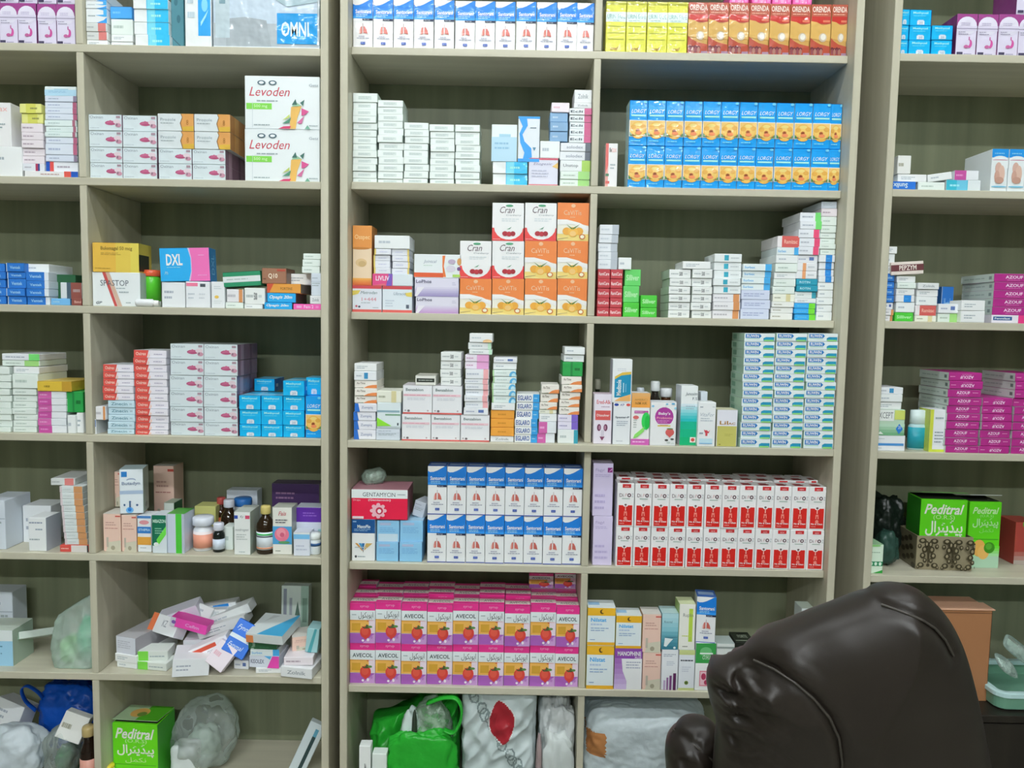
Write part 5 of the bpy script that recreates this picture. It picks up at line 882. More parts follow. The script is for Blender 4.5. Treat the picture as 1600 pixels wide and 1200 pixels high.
for q in (1, 2): grid('redtag', [x-1.5*q for x in dx], [823, 755], 'white carton with red tag shape', ['the %s lower row back' % ('second', 'third')[q-1], 'the %s upper row back' % ('second', 'third')[q-1]], d=.05, t=.026+.054*q, jig=2.5, hj=.002, zs=[GZ[0], GZ[1]+(.002 if q == 1 else -.004)])
at('R', 4)
tpl('damask', '8f866c', [])
one('aqwhite', 1354, 1380.5, 851, 'pale green carton with three dark squares', d=.06, t=.02)
ops = []
for cx in (.2, .62, 1.02):
    for s in (-1, 1):
        for (u, v, a, b) in ((.1, .86, .07, .08), (.15, .7, .035, .07), (.06, .6, .05, .1), (.09, .42, .05, .09), (.05, .28, .035, .07), (.12, .14, .06, .08), (.17, .08, .03, .05), (.03, .76, .04, .1)):
            ops += [E(cx+s*u, v, a, b, '3c3624'), E(cx+s*u*1.02, v+.01, a*.45, b*.5, '8f866c')]
    ops += [E(cx, .5, .02, .3, '3c3624'), E(cx, .15, .03, .05, '3c3624')]
# open patterned box that holds the first green carton
q = P(1472, 868, .05); zt = top('R', 4); w, d, h = .134, .1, zof(1475, 839, .05)-zt
rb = tag(empty('gift_box', (P(1473, 890, .055).x, .052, zt+.0002), math.radians(-3)), 'open beige box with dark damask pattern holding a green carton', 'box')
for nm, a in (('front_panel', (-w/2, w/2, 0, .003, 0, h)), ('back_panel', (-w/2, w/2, d-.003, d, 0, h)), ('side_panel', (-w/2, -w/2+.003, .0031, d-.0031, 0, h)), ('side_panel', (w/2-.003, w/2, .0031, d-.0031, 0, h)), ('base_panel', (-w/2+.0031, w/2-.0031, .0031, d-.0031, 0, .003))):
    if nm == 'front_panel':
        me = carton_mesh('damask_front', ops, '8f866c', w, h, .003, 'paper', .0004); o = bpy.data.objects.new(nm, me); COL.objects.link(o); o.parent = rb
    else:
        bm = bmesh.new(); box(bm, *a, .0004); o = link(nm, mesh(bm), [mat('6c6650')], rb)
        if nm == 'side_panel':
            bm = bmesh.new(); bm.from_mesh(o.data); x = a[0] if a[0] < 0 else a[1]; e = -.0003 if a[0] < 0 else .0003
            for k in range(10):
                yc, zc = d*(.15+.7*((k*37) % 10)/10), h*(.08+.84*k/10)
                bm.faces.new([bm.verts.new((x+e, yc+.011*math.cos(i*math.pi/5), zc+.007*math.sin(i*math.pi/5))) for i in range(10)]).material_index = 1
            bm.to_mesh(o.data); bm.free(); o.data.materials.append(mat('3c3624'))
def open_carton(key, x, t, z, w, h, d, label, flap, yaw=0, lift=12, lid=None):
    r = tag(empty('rehydration_carton', (x, t, z), math.radians(yaw)), label, 'box'); LABELS.append(label)
    base, ops_, fin = TPL[key]
    o = bpy.data.objects.new('carton_body', carton_mesh(key, ops_, base, w, h, d, fin)); COL.objects.link(o); o.parent = r
    bm = bmesh.new(); box(bm, -w*.47, w*.47, .006, d*.96, h+.0008, h+.0016, .0003); link('opening_shade', mesh(bm), [mat('20281a', 'matte')], r)  # dark sheet over the solid top, painted as the shade inside the opening
    f = bpy.data.objects.new('lid_flap', carton_mesh(lid or key+'lid', TPL[lid][1] if lid else [], flap, w, .0012, d*.99, 'paper', .0002)); COL.objects.link(f); f.parent = r
    a = math.radians(-lift); f.location = (0, d-d*.99*math.cos(a), h+.002-d*.99*math.sin(a)); f.rotation_euler = (a, 0, 0)
    return r
open_carton('pedlow', P(1475, 810, .07).x, .072, zt+.0036, P(1511, 810, .07).x-P(1440, 810, .07).x, zof(1475, 781, .07)-zt-.0036, .072, 'green carton with white Urdu lettering, inside the patterned box', '5ca848', -3)
open_carton('pedtall', P(1539, 830, .075).x, .078, zt+.0002, P(1564, 830, .075).x-P(1514, 830, .075).x, zof(1539, 785, .075)-zt, .07, 'green carton with fruit picture, right of the patterned box', 'ccd4d0')
tpl('redfade', 'a8443c', grad(0, .4, 'b0a49c', 'a8443c', 4) + [R(.3, .9, 1, 1, '58b83c')])
one('redfade', 1586, 1622, 816, 'red carton fading to grey at right edge', d=.07, t=.11)

# --- sixth shelf
at('L', 5)
one('bluehalf', -30, 20, 985, 'blue and white carton cut by the left edge, sixth shelf', d=.08, t=.03)
one('greywhite2', -30, 20, 925, 'grey box standing behind the blue and white carton', d=.06, t=.15)
def loose(key, px, t, size, rot, label, name='pill_box', z=None, front=False):
    """a box lying at an angle: centre seen at pixel px, size (w, h, d), rotations in degrees"""
    base, ops_, fin = TPL[key]; w, h, d = size
    M = Matrix.Rotation(math.radians(rot[2]), 4, 'Z') @ Matrix.Rotation(math.radians(rot[0]), 4, 'X') @ Matrix.Rotation(math.radians(rot[1]), 4, 'Y')
    c = P(px[0], px[1], t)
    if front: c = c + M @ Vector((0, d/2, 0))
    lo = min((M @ Vector((a*w/2, b*d/2, e*h/2))).z for a in (-1, 1) for b in (-1, 1) for e in (-1, 1))
    if z is not None: c.z = z-lo+.0004
    c.z = max(c.z, top(*CUR.values())-lo+.0006)
    o = bpy.data.objects.new(name, carton_mesh(key, ops_, base, w, h, d, fin)); COL.objects.link(o)
    o.matrix_world = Matrix.Translation(c) @ M @ Matrix.Translation((0, -d/2, -h/2))
    tag(o, label, 'box'); LABELS.append(label); return c.z-2*lo if z is None else z-2*lo
zt = top('L', 5)
tpl('longgrey', 'd2d6e0', [L(.1, .3, .8, .8, 4, 'b4b8c4'), FC('T'), R(0, 0, 1, 1, 'b4b4b8'), R(.6, .4, 1, 1, '88808c'), FC('R'), R(0, 0, 1, 1, '9c9aa0')])
tpl('guard', 'e2e2e6', [R(.02, .55, .75, .85, 'd0543c'), T('GUARD', .52, .15, .74, .42, '6c7480')])
tpl('bow', 'd4d4e0', [E(.24, .5, .07, .25, '9c5cb4'), E(.38, .5, .07, .25, '9c5cb4'), E(.31, .5, .03, .15, '7c4094')])
tpl('fyn', '1f6cd4', [R(0, .44, 1, .56, 'd4e0ee'), T('Fynmal', .12, .68, .8, .86, 'cfe2f6', 'i'), T('Fynmal', .12, .14, .8, .32, 'cfe2f6', 'i'), T('20', .8, .46, .9, .54, '3c5c8c')])
tpl('tri', 'd0d8d8', [FC('T'), G('48a4d0', (.3, 0), (1, 0), (1, 1), (.95, 1)), G('bcc4c4', (.2, .6), (.5, .9), (.3, .9)), FC('F'), R(0, 0, .2, .8, 'e08850')])
tpl('kis', 'd6dcea', [T('KISOLEX', .05, .35, .5, .7, '6c7488', 'b'), G('ec4cb0', (.6, 0), (.78, 1), (1, 1), (1, 0)), G('5cb0e0', (.1, 1), (.5, 1), (.7, .7), (.75, 1))])
tpl('carebag', 'ccd8d0', [R(.08, .4, .2, .95, '8c94a0'), R(.3, .4, .4, .8, 'a0a8b0'), G('5c7468', (.5, .5), (.6, .75), (.7, .5)), R(.72, 0, 1, 1, 'a0bcac'), R(.78, .4, .95, .8, '789484')], 'film')
tpl('orcorner', 'e0e4ea', [R(0, 0, .2, 1, 'e0784c'), T('KZ', .45, .4, .62, .75, '8c94a0'), FC('T'), R(0, 0, 1, 1, 'dfe4e8'), E(.4, .7, .2, .15, 'd85c3c')])
tpl('lime', 'd4dad4', [R(0, 0, .35, 1, '7cd44c'), L(.4, .3, .9, .6, 1)])
tpl('mag', 'e64cae', [R(0, 0, .14, 1, 'c8ccd4'), E(.1, .5, .06, .2, '7c5ca8'), T('Cefim', .42, .35, .8, .7, 'f4a8d8', 'b')])
HW = 'in the heap on sixth shelf'
z = loose('white', (198, 1030), .03, (.056, .015, .16), (0, 0, -12), 'flat white box at the bottom left of the heap', z=zt, front=True)
z = loose('white2', (196, 1020), .028, (.062, .02, .17), (0, 0, -14), 'white box second up at the left of the heap', z=z, front=True)
loose('longgrey', (196, 1000), .032, (.058, .042, .19), (0, 0, -16), 'long grey-white box pointing backwards at left of the heap', z=z, front=True, name='medicine_carton')
z = loose('lime', (247, 1040), .045, (.075, .02, .05), (0, 0, -8), 'white box with lime green end, low in the heap', z=zt)
z = loose('lime', (245, 1022), .055, (.072, .024, .05), (0, 0, 4), 'white box with lime green end, upper one in the heap', z=z)
loose('orcorner', (264, 992), .1, (.08, .045, .045), (-30, 8, -14), 'white box with orange corner, tilted back ' + HW, z=z)
z3 = loose('pillwhite', (335, 1040), .13, (.13, .05, .08), (0, 0, 8), 'broad white box underneath the heap', z=zt)
z4 = loose('white2', (352, 990), .12, (.125, .026, .06), (0, -18, 4), 'long white box sloping up under another long one', z=z3)
loose('white', (363, 956), .14, (.112, .024, .05), (0, -22, 2), 'long white box sloping up at the top of the heap')
loose('bow', (283, 958), .13, (.105, .034, .05), (8, -20, 8), 'white box with purple bow mark ' + HW)
loose('mag', (300, 973), .085, (.095, .024, .04), (0, 13, -4), 'magenta box with grey end ' + HW)
loose('white', (321, 956), .13, (.042, .03, .02), (-30, 20, 0), 'small white box tipped behind magenta one')
loose('bluelab', (342, 946), .17, (.1, .016, .04), (0, -10, 4), 'thin white box with blue mark at the back of the heap')
loose('white2', (344, 953), .15, (.048, .018, .04), (0, -3, 0), 'short white box under the thin blue-marked box')
loose('guard', (325, 1012), .05, (.118, .034, .04), (0, -24, 6), 'white box with red bar, sloping ' + HW)
loose('pillwhite', (301, 1050), .03, (.082, .042, .09), (0, 4, 18), 'white box at the front foot of the heap', z=zt, name='medicine_carton')
loose('pinkwhite', (348, 1041), .018, (.05, .062, .03), (-20, 36, 6), 'white and lilac box leaning on its corner at the front', name='medicine_carton')
loose('fyn', (378, 998), .035, (.058, .082, .025), (-22, 30, 10), 'bright blue box with white stripe leaning on the heap', name='medicine_carton')
z = loose('white2', (426, 1050), .05, (.064, .014, .07), (0, 0, 3), 'thin white box under the pink-ended one', z=zt)
loose('navylab', (384, 1038), .06, (.038, .022, .05), (0, 0, -6), 'small white box left of the pink-ended box', z=zt)
z = loose('kis', (421, 1036), .05, (.074, .03, .07), (0, 0, -3), 'white box with blue swoosh and pink end', z=z)
z = loose('bluetxt', (420, 1020), .05, (.07, .016, .07), (0, 0, 2), 'thin white and blue box in the right-hand pile', z=z)
z = loose('darkgreen', (418, 1010), .05, (.07, .02, .07), (0, 0, -2), 'green box in the right-hand pile under the triangle box', z=z)
loose('tri', (428, 992), .05, (.095, .024, .1), (8, 0, -10), 'white box with blue triangle topping the right-hand pile', z=z)
zq = loose('greywhite', (474, 1052), .035, (.078, .026, .09), (0, 2, -6), 'white box with grey lettering at the bookcase side', z=zt)
zq = loose('pinkish', (472, 1034), .04, (.07, .02, .08), (0, 0, 3), 'pinkish box over the grey-lettered box', z=zq)
zq2 = loose('peach', (473, 1010), .07, (.055, .035, .06), (0, 0, 20), 'peach box lying in the right-hand pile', z=zq)
loose('tealtube', (492, 1008), .05, (.03, .06, .05), (0, 6, 0), 'pale teal carton against the bookcase side', z=zq, name='medicine_carton')
loose('carebag', (463, 965), .19, (.072, .16, .03), (-4, 0, 0), 'tall pale pack with small pictures standing at the back', z=zt, name='dressing_pack')
at('M', 5)
ax = [546, 586.1, 626.2, 666.3, 706.4, 746.5, 786.6, 826.7, 866.8, 906.5]
A, U = 'strawlatin', 'strawurdu'
alt = {A: 'pink strawberry carton with Latin lettering', U: 'pink strawberry carton with Urdu lettering'}
grid([[A, A, U, A, U, U, U, U, A], [U, U, A, U, A, U, U, U, A]], ax, [1004, 941], '', ['lower row', 'upper row'], d=.05, t=.026, alt=alt, hj=.0016)
for k, t in enumerate((.079, .132)):
    z = grid(A, [x+1 for x in ax], [1004, 942], 'pink strawberry carton', ['%s lower row back' % ('second', 'third')[k], '%s upper row back' % ('second', 'third')[k]], d=.05, t=t, jig=2.5, hj=.003, zs=[GZ[0], GZ[1]+.0025-.004*k])
for i, x in enumerate((827, 867)):
    one(A, x, x+38, 896-4*i, 'pink strawberry carton lying highest at the back, %s' % ('left one', 'right one')[i], base=z, t=.15, d=.05, name='syrup_carton')
at('M', 5)
B = dict(d=.05, t=.02)
z = one('nil', 916.5, 959, 1008, 'white carton with yellow bands, lowest of three', **B)
one('nil', 918, 961.5, 949, 'white carton with yellow bands, upper left of three', base=z, **B)
z = one('maxo', 960, 1003, 1013, 'purple and white carton with curved panel', **B)
one('nil', 962.5, 1002.5, 961.5, 'white carton with yellow bands on the purple carton', base=z, **B)
z = one('peach', 1004, 1032.5, 1019.5, 'peach carton on sixth shelf, lower of two', **B); one('peach', 1004, 1033, 960, 'peach carton on sixth shelf, upper of two', base=z, **B)
z = one('bars', 1033.5, 1059.5, 1015, 'white carton with rising purple bars', **B); one('tealpic', 1034, 1060, 958.5, 'teal shaded carton above purple bars', base=z, **B)
z = one('olivebox', 1060.5, 1085.5, 1015.5, 'white carton with olive band', **B); one('limeband', 1061, 1086.5, 944, 'white carton with lime stripe', base=z, **B)
z = one('greenman', 1086.5, 1118, 1005, 'white carton with green figure and red square', **B)
carton('lung', P(1104, 965, .02).x, .024, z+.0003, .046, .114, .05, 'blue and white lung carton turned slightly, atop green-figure carton', 'syrup_carton', 'box', None, -7)
one('neur', 1119, 1147, 1006, 'pale grey carton with italic lettering behind the chair', **B)
one('blackbox', 1148, 1178, 1003, 'black carton with thin white line, partly behind the chair', d=.06, t=.03)
one('bluehalf', 1250, 1279, 951, 'small blue-white carton alone near the bookcase side', d=.05, t=.06)

# ---------------------------------------------------------------- bags, wrappers and loose things
from mathutils import noise
def blob(px, t, size, seed, crumple=.1, flat=2.6, fine=.35, ico=5, lim=None, shear=0.0, taper=0.0):
    """a crumpled, stuffed shape standing on z: px = pixel box x0,x1,y0 (top); size = depth; returns bmesh in local metres and its place"""
    x0, x1, y0 = px; u, row = CUR['u'], CUR['row']; zt = top(u, row)
    a, b = P(x0, y0, t), P(x1, y0, t); w = b.x-a.x; h = max(.02, a.z-zt); d = size
    bm = bmesh.new(); bmesh.ops.create_icosphere(bm, subdivisions=ico, radius=1)
    off = Vector((seed*7.3, seed*3.1, seed*1.7))
    for v in bm.verts:
        n = v.co.normalized(); k = (abs(n.x)**flat+abs(n.y)**flat+abs(n.z)**flat)**(-1/flat); p = n*k
        q = n*2.2+off
        dsp = 1+crumple*(noise.noise(q)*1.1) - crumple*fine*2*abs(noise.noise(q*2.7)) - crumple*fine*1.1*abs(noise.noise(q*6.1+Vector((3, 1, 2))))
        p = p*dsp; tz = (p.z+1)/2
        x = p.x*w/2*(1-taper*tz)+shear*(p.z)*w/2; y = p.y*d/2; z = (p.z+1)/2*h
        v.co = Vector((x, y, max(z, 0.0004)))
    c = Vector(((a.x+b.x)/2, t+d/2, zt+.0004))
    sx0, sx1, dvs = SIDES[u]; e = [sx0+.018]+[k for q in dvs for k in (q, q+.0165)]+[sx1-.018]
    for lo, hi in zip(e[::2], e[1::2]):
        if lo-.01 < c.x < hi+.01:
            for v in bm.verts: v.co.x = min(max(v.co.x, lo+.003-c.x+.002*math.sin(v.co.z*60)**2), hi-.003-c.x-.002*math.sin(v.co.z*60)**2)
    hi = EYE+SHELF[u][row]-.004-c.z
    for v in bm.verts: v.co.y = min(v.co.y, BD-.004-c.y); v.co.z = min(v.co.z, hi)
    for f in bm.faces: f.smooth = True
    return bm, c, w, h
def bag(label, px, t, size, seed, m, name='plastic_bag', cat='bag', parts=(), paint=None, mats=(), **kw):
    bm, c, w, h = blob(px, t, size, seed, **kw)
    r = tag(empty(name, c), label, cat); LABELS.append(label)
    if paint:
        for f in bm.faces:
            q = f.calc_center_median(); f.material_index = paint(q.x/w+.5, q.z/h, q.y) or 0
    link('bag_skin', mesh(bm), [m]+list(mats), r)
    for nm, px2, t2, s2, sd, m2, kw2 in parts:
        b2, c2, w2, h2 = blob(px2, t2, s2, sd, **kw2); link(nm, mesh(b2), [m2], r, c2-c)
    return r
def carrier(label, x0, x1, yl, yr, t, d, seed, m, name='plastic_bag', cat='bag', parts=(), paint=None, mats=(), wob=.006, pinch=.35, bulge=.06, mid=0.0):
    """a standing carrier bag: boxy foot, thinner towards a top edge that runs from pixel row yl at the left to yr at the right"""
    u, row = CUR['u'], CUR['row']; zt = top(u, row); ym = (yl+yr)/2
    a, b = P(x0, (ym+yof(x0, zt, t))/2, t), P(x1, (ym+yof(x1, zt, t))/2, t); w = b.x-a.x; hl, hr = zof(x0, yl, t)-zt, zof(x1, yr, t)-zt
    c = Vector(((a.x+b.x)/2, t+d/2, zt+.0005)); r = tag(empty(name, c), label, cat); LABELS.append(label)
    bm = bmesh.new(); nu, nv = 216, 90; off = Vector((seed*3.7, seed*1.9, seed)); rings = []
    for j in range(nv+1):
        v = j/nv; ring = []
        for i in range(nu):
            q = i/nu*4
            if q < 1.7: sx = -.98+1.96*q/1.7; sy = -(1-abs(sx)**5)**.2
            elif q < 2: sy = -.625+1.25*(q-1.7)/.3; sx = (1-abs(sy)**5)**.2
            elif q < 3.7: sx = .98-1.96*(q-2)/1.7; sy = (1-abs(sx)**5)**.2
            else: sy = .625-1.25*(q-3.7)/.3; sx = -(1-abs(sy)**5)**.2
            bl = 1+bulge*math.sin(v*math.pi)-.10*(1-v)**6-.06*v**5
            dp = (1-(1-pinch)*v**1.6)*(1-.12*(1-v)**6)
            x = sx*w/2*min(bl, 1.0 if abs(sx) > .9 else bl); y = sy*d/2*dp
            H = hl+(hr-hl)*(x/w+.5)+mid*math.sin((x/w+.5)*math.pi)
            z = v*H
            n1 = noise.noise(Vector((x*14, z*9, y*14))+off); n2 = noise.noise(Vector((x*34+z*12, z*22, y*20))+off); n3 = -abs(noise.noise(Vector((x*26-z*18, z*16, 5))+off))
            k = wob*(n1*1.2+n2*.55+n3*1.3)*(0.35+.65*min(1, v*4))
            y += k*sy*1.6 if abs(sy) > .2 else 0; x += k*.6*sx
            z += .006*noise.noise(Vector((x*22, 3, seed)))*v
            x = max(-w/2, min(w/2, x)); y = min(y, BD-.004-c.y)
            ring.append(bm.verts.new((x, y, max(0, min(z, EYE+SHELF[u][row]-.004-c.z)))))
        rings.append(ring)
    for r0, r1 in zip(rings, rings[1:]):
        for i in range(nu): bm.faces.new((r0[i], r0[(i+1) % nu], r1[(i+1) % nu], r1[i])).smooth = True
    bm.faces.new(rings[0][::-1]); cen = bm.verts.new(sum((q.co for q in rings[-1]), Vector())/nu-Vector((0, 0, .012)))
    for i in range(nu): bm.faces.new((rings[-1][i], rings[-1][(i+1) % nu], cen)).smooth = True
    if paint:
        for f in bm.faces:
            q = f.calc_center_median(); f.material_index = paint(q.x/w+.5, q.z/max(hl, hr), q.y) or 0
    link('bag_skin', mesh(bm), [m]+list(mats), r)
    for nm, px2, t2, s2, sd, m2, kw2 in parts:
        b2, c2, w2, h2 = blob(px2, t2, s2, sd, **kw2); link(nm, mesh(b2), [m2], r, c2-c)
    return r
def strap(parent, pts, rad, m, nm='handle', flat=.35):
    """a soft band through points given in world metres"""
    bm = bmesh.new(); rings = []; n = 8
    P2 = []
    for i in range(len(pts)-1):
        p0, p1, p2, p3 = pts[max(i-1, 0)], pts[i], pts[i+1], pts[min(i+2, len(pts)-1)]
        for k in range(6):
            s = k/6; P2.append(.5*((2*p1)+(p2-p0)*s+(2*p0-5*p1+4*p2-p3)*s*s+(3*p1-p0-3*p2+p3)*s**3))
    P2.append(pts[-1])
    for i, p in enumerate(P2):
        tg = (P2[min(i+1, len(P2)-1)]-P2[max(i-1, 0)]).normalized(); a = tg.cross(Vector((0, 1, 0)))
        a = a.normalized() if a.length > 1e-4 else Vector((1, 0, 0)); b = tg.cross(a).normalized()
        rings.append([bm.verts.new(p-parent.location+a*rad*flat*math.cos(2*math.pi*k/n)+b*rad*math.sin(2*math.pi*k/n)) for k in range(n)])
    for r0, r1 in zip(rings, rings[1:]):
        for k in range(n): bm.faces.new((r0[k], r0[(k+1) % n], r1[(k+1) % n], r1[k])).smooth = True
    bm.faces.new(rings[0][::-1]); bm.faces.new(rings[-1])
    bmesh.ops.recalc_face_normals(bm, faces=bm.faces)
    return link(nm, mesh(bm), [m], parent)
CLEAR, MILK = clear_film('e0eee8', .34, 15, .6, 1.7), clear_film('e6f6ee', .4, 12, .75, 1.3)
at('L', 5)
carrier('clear plastic bag with green contents against the divider, sixth shelf', 69, 145, 975, 928, .012, .12, 3, MILK, wob=.008, parts=(('green_contents', (112, 148, 968), .03, .07, 9, mat('4cd4a0', 'bag'), dict(crumple=.15, ico=4)), ('green_pack', (86, 116, 1000), .03, .07, 14, mat('a4e4a0', 'bag'), dict(crumple=.15, ico=4))))
loose('carebag', (59, 990), .1, (.04, .018, .1), (-8, -24, -38), 'clear-fronted white pack leaning beside the clear bag', z=None, name='dressing_pack')
at('L', 6)
bag('white plastic bag at the bottom left corner', (-44, 50, 1146), .012, .1, 5, mat('d8e2ee', 'bag'), crumple=.14)
loose('pillwhite', (22, 1114), .16, (.085, .07, .05), (-15, 14, -10), 'white carton tipped on the bag at bottom left corner', name='medicine_carton')
rb = bag('bright blue plastic bag with looped handle, bottom left shelf', (40, 150, 1074), .13, .11, 8, mat('1458c0', 'bag'), crumple=.2)
strap(rb, [P(56, 1110, .13), P(40, 1095, .12), P(34, 1078, .12), P(44, 1072, .13), P(62, 1084, .14), P(72, 1100, .15)], .007, mat('1458c0', 'bag'))
loose('whtan', (117, 1134), .06, (.062, .066, .03), (-12, 22, 8), 'white carton tipped sideways on the blue bag', name='medicine_carton')
bag('clear plastic bag below the blue bag, bottom left shelf', (55, 104, 1150), .016, .1, 12, clear_film('e0eee8', .26, 9, .6, 1.8), crumple=.16, fine=.14, parts=(('green_contents', (78, 112, 1172), .04, .06, 4, mat('2c6c3c', 'bag'), dict(crumple=.2, ico=4)),))
bottle(119, 145.5, 1141, 'amber bottle with gold cap and pink label, bottom left shelf', '2c1c12', 'b4a06c', 'd89c8c', t=.012, lo=.1, hi=.5, neck=.55, capf=.14)
lathed('pill_bottle', 'small jar with yellow lid low beside the green open carton', 'jar', P(167, 1230, .03).x, .04, top('L', 6)+.0003, [('jar_body', 'dcdcd0', 'plastic', [(0, 0), (.0125, 0), (.0135, .003), (.0135, .045)]), ('cap', 'dcc83c', 'plastic', [(.0135, .0452), (.0145, .046), (.0145, zof(167, 1194, .04)-top('L', 6)-.004), (.012, zof(167, 1194, .04)-top('L', 6)), (0, zof(167, 1194, .04)-top('L', 6)+.001)])])
zt = top('L', 6); q = P(211, 1160, .05)
tpl('fruitlid', 'a8c49c', [FC('T'), R(.5, 0, 1, 1, '54b428'), E(.42, .5, .2, .3, 'dcae5c'), E(.5, .4, .1, .15, '6c8c3c')])
op = open_carton('pedfront', q.x, .05, zt+.0002, P(248, 1160, .05).x-P(175, 1160, .05).x, zof(211, 1131, .05)-zt-.0002, .085, 'green carton with white Urdu lettering and open lid, bottom shelf', 'a8c49c', -4, 4, 'fruitlid')
bag('clear plastic bag with white packs, beside the green open carton', (254, 350, 1118), .06, .16, 17, clear_film('e0eee8', .26, 9, .6, 1.8), crumple=.16, fine=.14, parts=(('white_pack', (264, 304, 1168), .07, .05, 2, mat('d4dcdc'), dict(crumple=.05, flat=8, ico=4)), ('pale_contents', (284, 335, 1145), .11, .08, 6, mat('bccfc4', 'bag'), dict(crumple=.2, ico=4))))
tpl('slant', 'ccd8dc', [R(.5, 0, .72, .75, '2c4444'), R(.5, .75, .72, .9, '5c9cb4')])
loose('slant', (481, 1188), .1, (.042, .14, .02), (-4, 24, 0), 'white panel box with dark stripe leaning at bookcase side', name='carton_box')
at('M', 6)
gm = mat('2fb838', 'bag'); gd = mat('1c8a28', 'bag')
rb = carrier('bright green plastic bag with handle, lying open on bottom shelf', 571, 716, 1148, 1090, .07, .15, 21, gm, wob=.011, pinch=.5,
         parts=(('clear_contents', (636, 706, 1104), .03, .08, 11, clear_film('c4dcc8', .34), dict(crumple=.15, ico=4)), ('white_contents', (622, 660, 1116), .03, .06, 7, mat('c8d8d4'), dict(crumple=.15, ico=4)), ('dark_contents', (642, 652, 1112), .024, .02, 13, mat('2c382c'), dict(crumple=.05, ico=3)), ('bag_fold', (604, 714, 1150), .006, .05, 23, gm, dict(crumple=.16, ico=5, flat=4))))
strap(rb, [P(668, 1098, .03), P(692, 1090, .02), P(712, 1091, .015), P(721, 1106, .012), P(719, 1128, .012), P(708, 1144, .012), P(694, 1140, .014)], .011, gm)
one('qrbox', 561, 579, 1166, 'pale box under the green bag, left one', d=.03, t=.004); one('whitegreen', 581, 604, 1178, 'pale box under the green bag, right one', d=.03, t=.0035)
def leaf(u, v, y):
    if y > 0: return 0
    cu, cv = .54, .7; du, dv = (u-cu), (v-cv); c, s = math.cos(.28), math.sin(.28); a, b = du*c+dv*s, -du*s+dv*c
    L = .19
    if abs(b) < L:
        wd = .17*(1-(b/L)**2)
        if abs(a) < wd: return 1
        if abs(a) < wd+.018: return 2
    for k in range(16):
        pu, pv = (k*.379) % 1, (k*.618+.1) % 1; r = math.hypot((u-pu), (v-pv)*1.1)
        if .048 < r < .066: return 3
    return 0
carrier('pale patterned plastic bag with a red leaf print', 719, 838, 1090, 1084, .012, .17, 31, mat('d2dfdf', 'bag'), wob=.009, pinch=.6, paint=leaf, mats=(mat('b42c38', 'bag'), mat('dfe2e0', 'bag'), mat('8c9c9c', 'bag')))
bag('crumpled white plastic bag beside the divider on bottom shelf', (844, 907, 1098), .03, .16, 37, mat('e2ece8', 'bag'), crumple=.24, parts=(('pink_pack', (838, 848, 1150), .013, .03, 41, mat('b8a4a4', 'bag'), dict(crumple=.12, ico=4)), ('white_fold', (846, 900, 1150), .012, .05, 44, mat('dfe6e4', 'bag'), dict(crumple=.3, ico=4))))
def patch(u, v, y): return 1 if y < 0 and .02 < u < .16 and .52 < v < .78 else 0
bag('smooth white plastic sack with tan sticker, behind the chair', (916, 1118, 1119), .014, .2, 51, mat('d6e2e6', 'bag'), name='plastic_sack', crumple=.07, ico=6, flat=4.5, paint=patch, mats=(mat('b07848', 'paper'),))
at('R', 4)
bag('dark plastic bag behind the patterned box', (1372, 1426, 778), .13, .1, 61, mat('1c2620', 'bag'), crumple=.2)
bag('dark green clear bag lying beside pale green carton', (1378, 1412, 832), .06, .06, 67, mat('34544a', 'bag'), crumple=.2, ico=4)
one('blackbox', 1571, 1588, 822, 'dark box at the back by the red carton', d=.05, t=.19)
at('R', 5)
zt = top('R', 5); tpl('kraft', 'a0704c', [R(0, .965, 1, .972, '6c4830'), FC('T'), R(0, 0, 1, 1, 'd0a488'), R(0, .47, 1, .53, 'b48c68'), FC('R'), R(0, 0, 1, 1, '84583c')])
r = tag(empty('cardboard_box', (P(1496, 1000, .02).x, .02, zt+.0002)), 'brown cardboard box behind the leather chair on right bookcase', 'box'); LABELS.append(r['label'])
w, h, d = P(1549, 1000, .02).x-P(1446, 1000, .02).x, zof(1500, 952, .02)-zt, .095
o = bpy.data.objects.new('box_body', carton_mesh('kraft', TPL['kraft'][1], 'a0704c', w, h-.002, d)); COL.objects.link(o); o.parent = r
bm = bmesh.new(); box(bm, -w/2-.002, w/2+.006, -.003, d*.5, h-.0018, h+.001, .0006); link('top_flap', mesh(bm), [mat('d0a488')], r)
# shallow tub
def tub():
    x0 = P(1560, 1090, -.03).x; w, d, h = .30, .2, .045
    r = tag(empty('plastic_tub', (x0+w/2, -.03, zt+.0003)), 'shallow pale green plastic tub at the right edge', 'tub'); LABELS.append(r['label'])
    def ring(ins, z, n=6, rad=.03):
        pts = []
        for cx, cy, a0 in ((w/2-rad, rad, -90), (w/2-rad, d-rad, 0), (-w/2+rad, d-rad, 90), (-w/2+rad, rad, 180)):
            for k in range(n+1):
                a = math.radians(a0+90*k/n); pts.append((cx+(rad-ins)*math.cos(a), cy+(rad-ins)*math.sin(a), z))
        return pts
    for nm, c, prof in (('tub_body', '6c9c84', [(.012, 0), (.004, .004), (.002, h*.7), (.005, h*.7), (.008, .006)]), ('tub_rim', 'b4d4d4', [(.004, h*.702), (-.002, h*.74), (-.002, h*.95), (.004, h), (.014, h*.98), (.016, h*.75)])):
        bm = bmesh.new(); rs = [[bm.verts.new(p) for p in ring(i, z)] for i, z in prof]
        for a, b in zip(rs, rs[1:]):
            for k in range(len(a)): bm.faces.new((a[k], a[(k+1) % len(a)], b[(k+1) % len(a)], b[k])).smooth = False
        if nm == 'tub_body': bm.faces.new(rs[0][::-1]); bm.faces.new(rs[-1])
        link(nm, mesh(bm), [mat(c, 'plastic')], r)
    return x0
xt = tub()
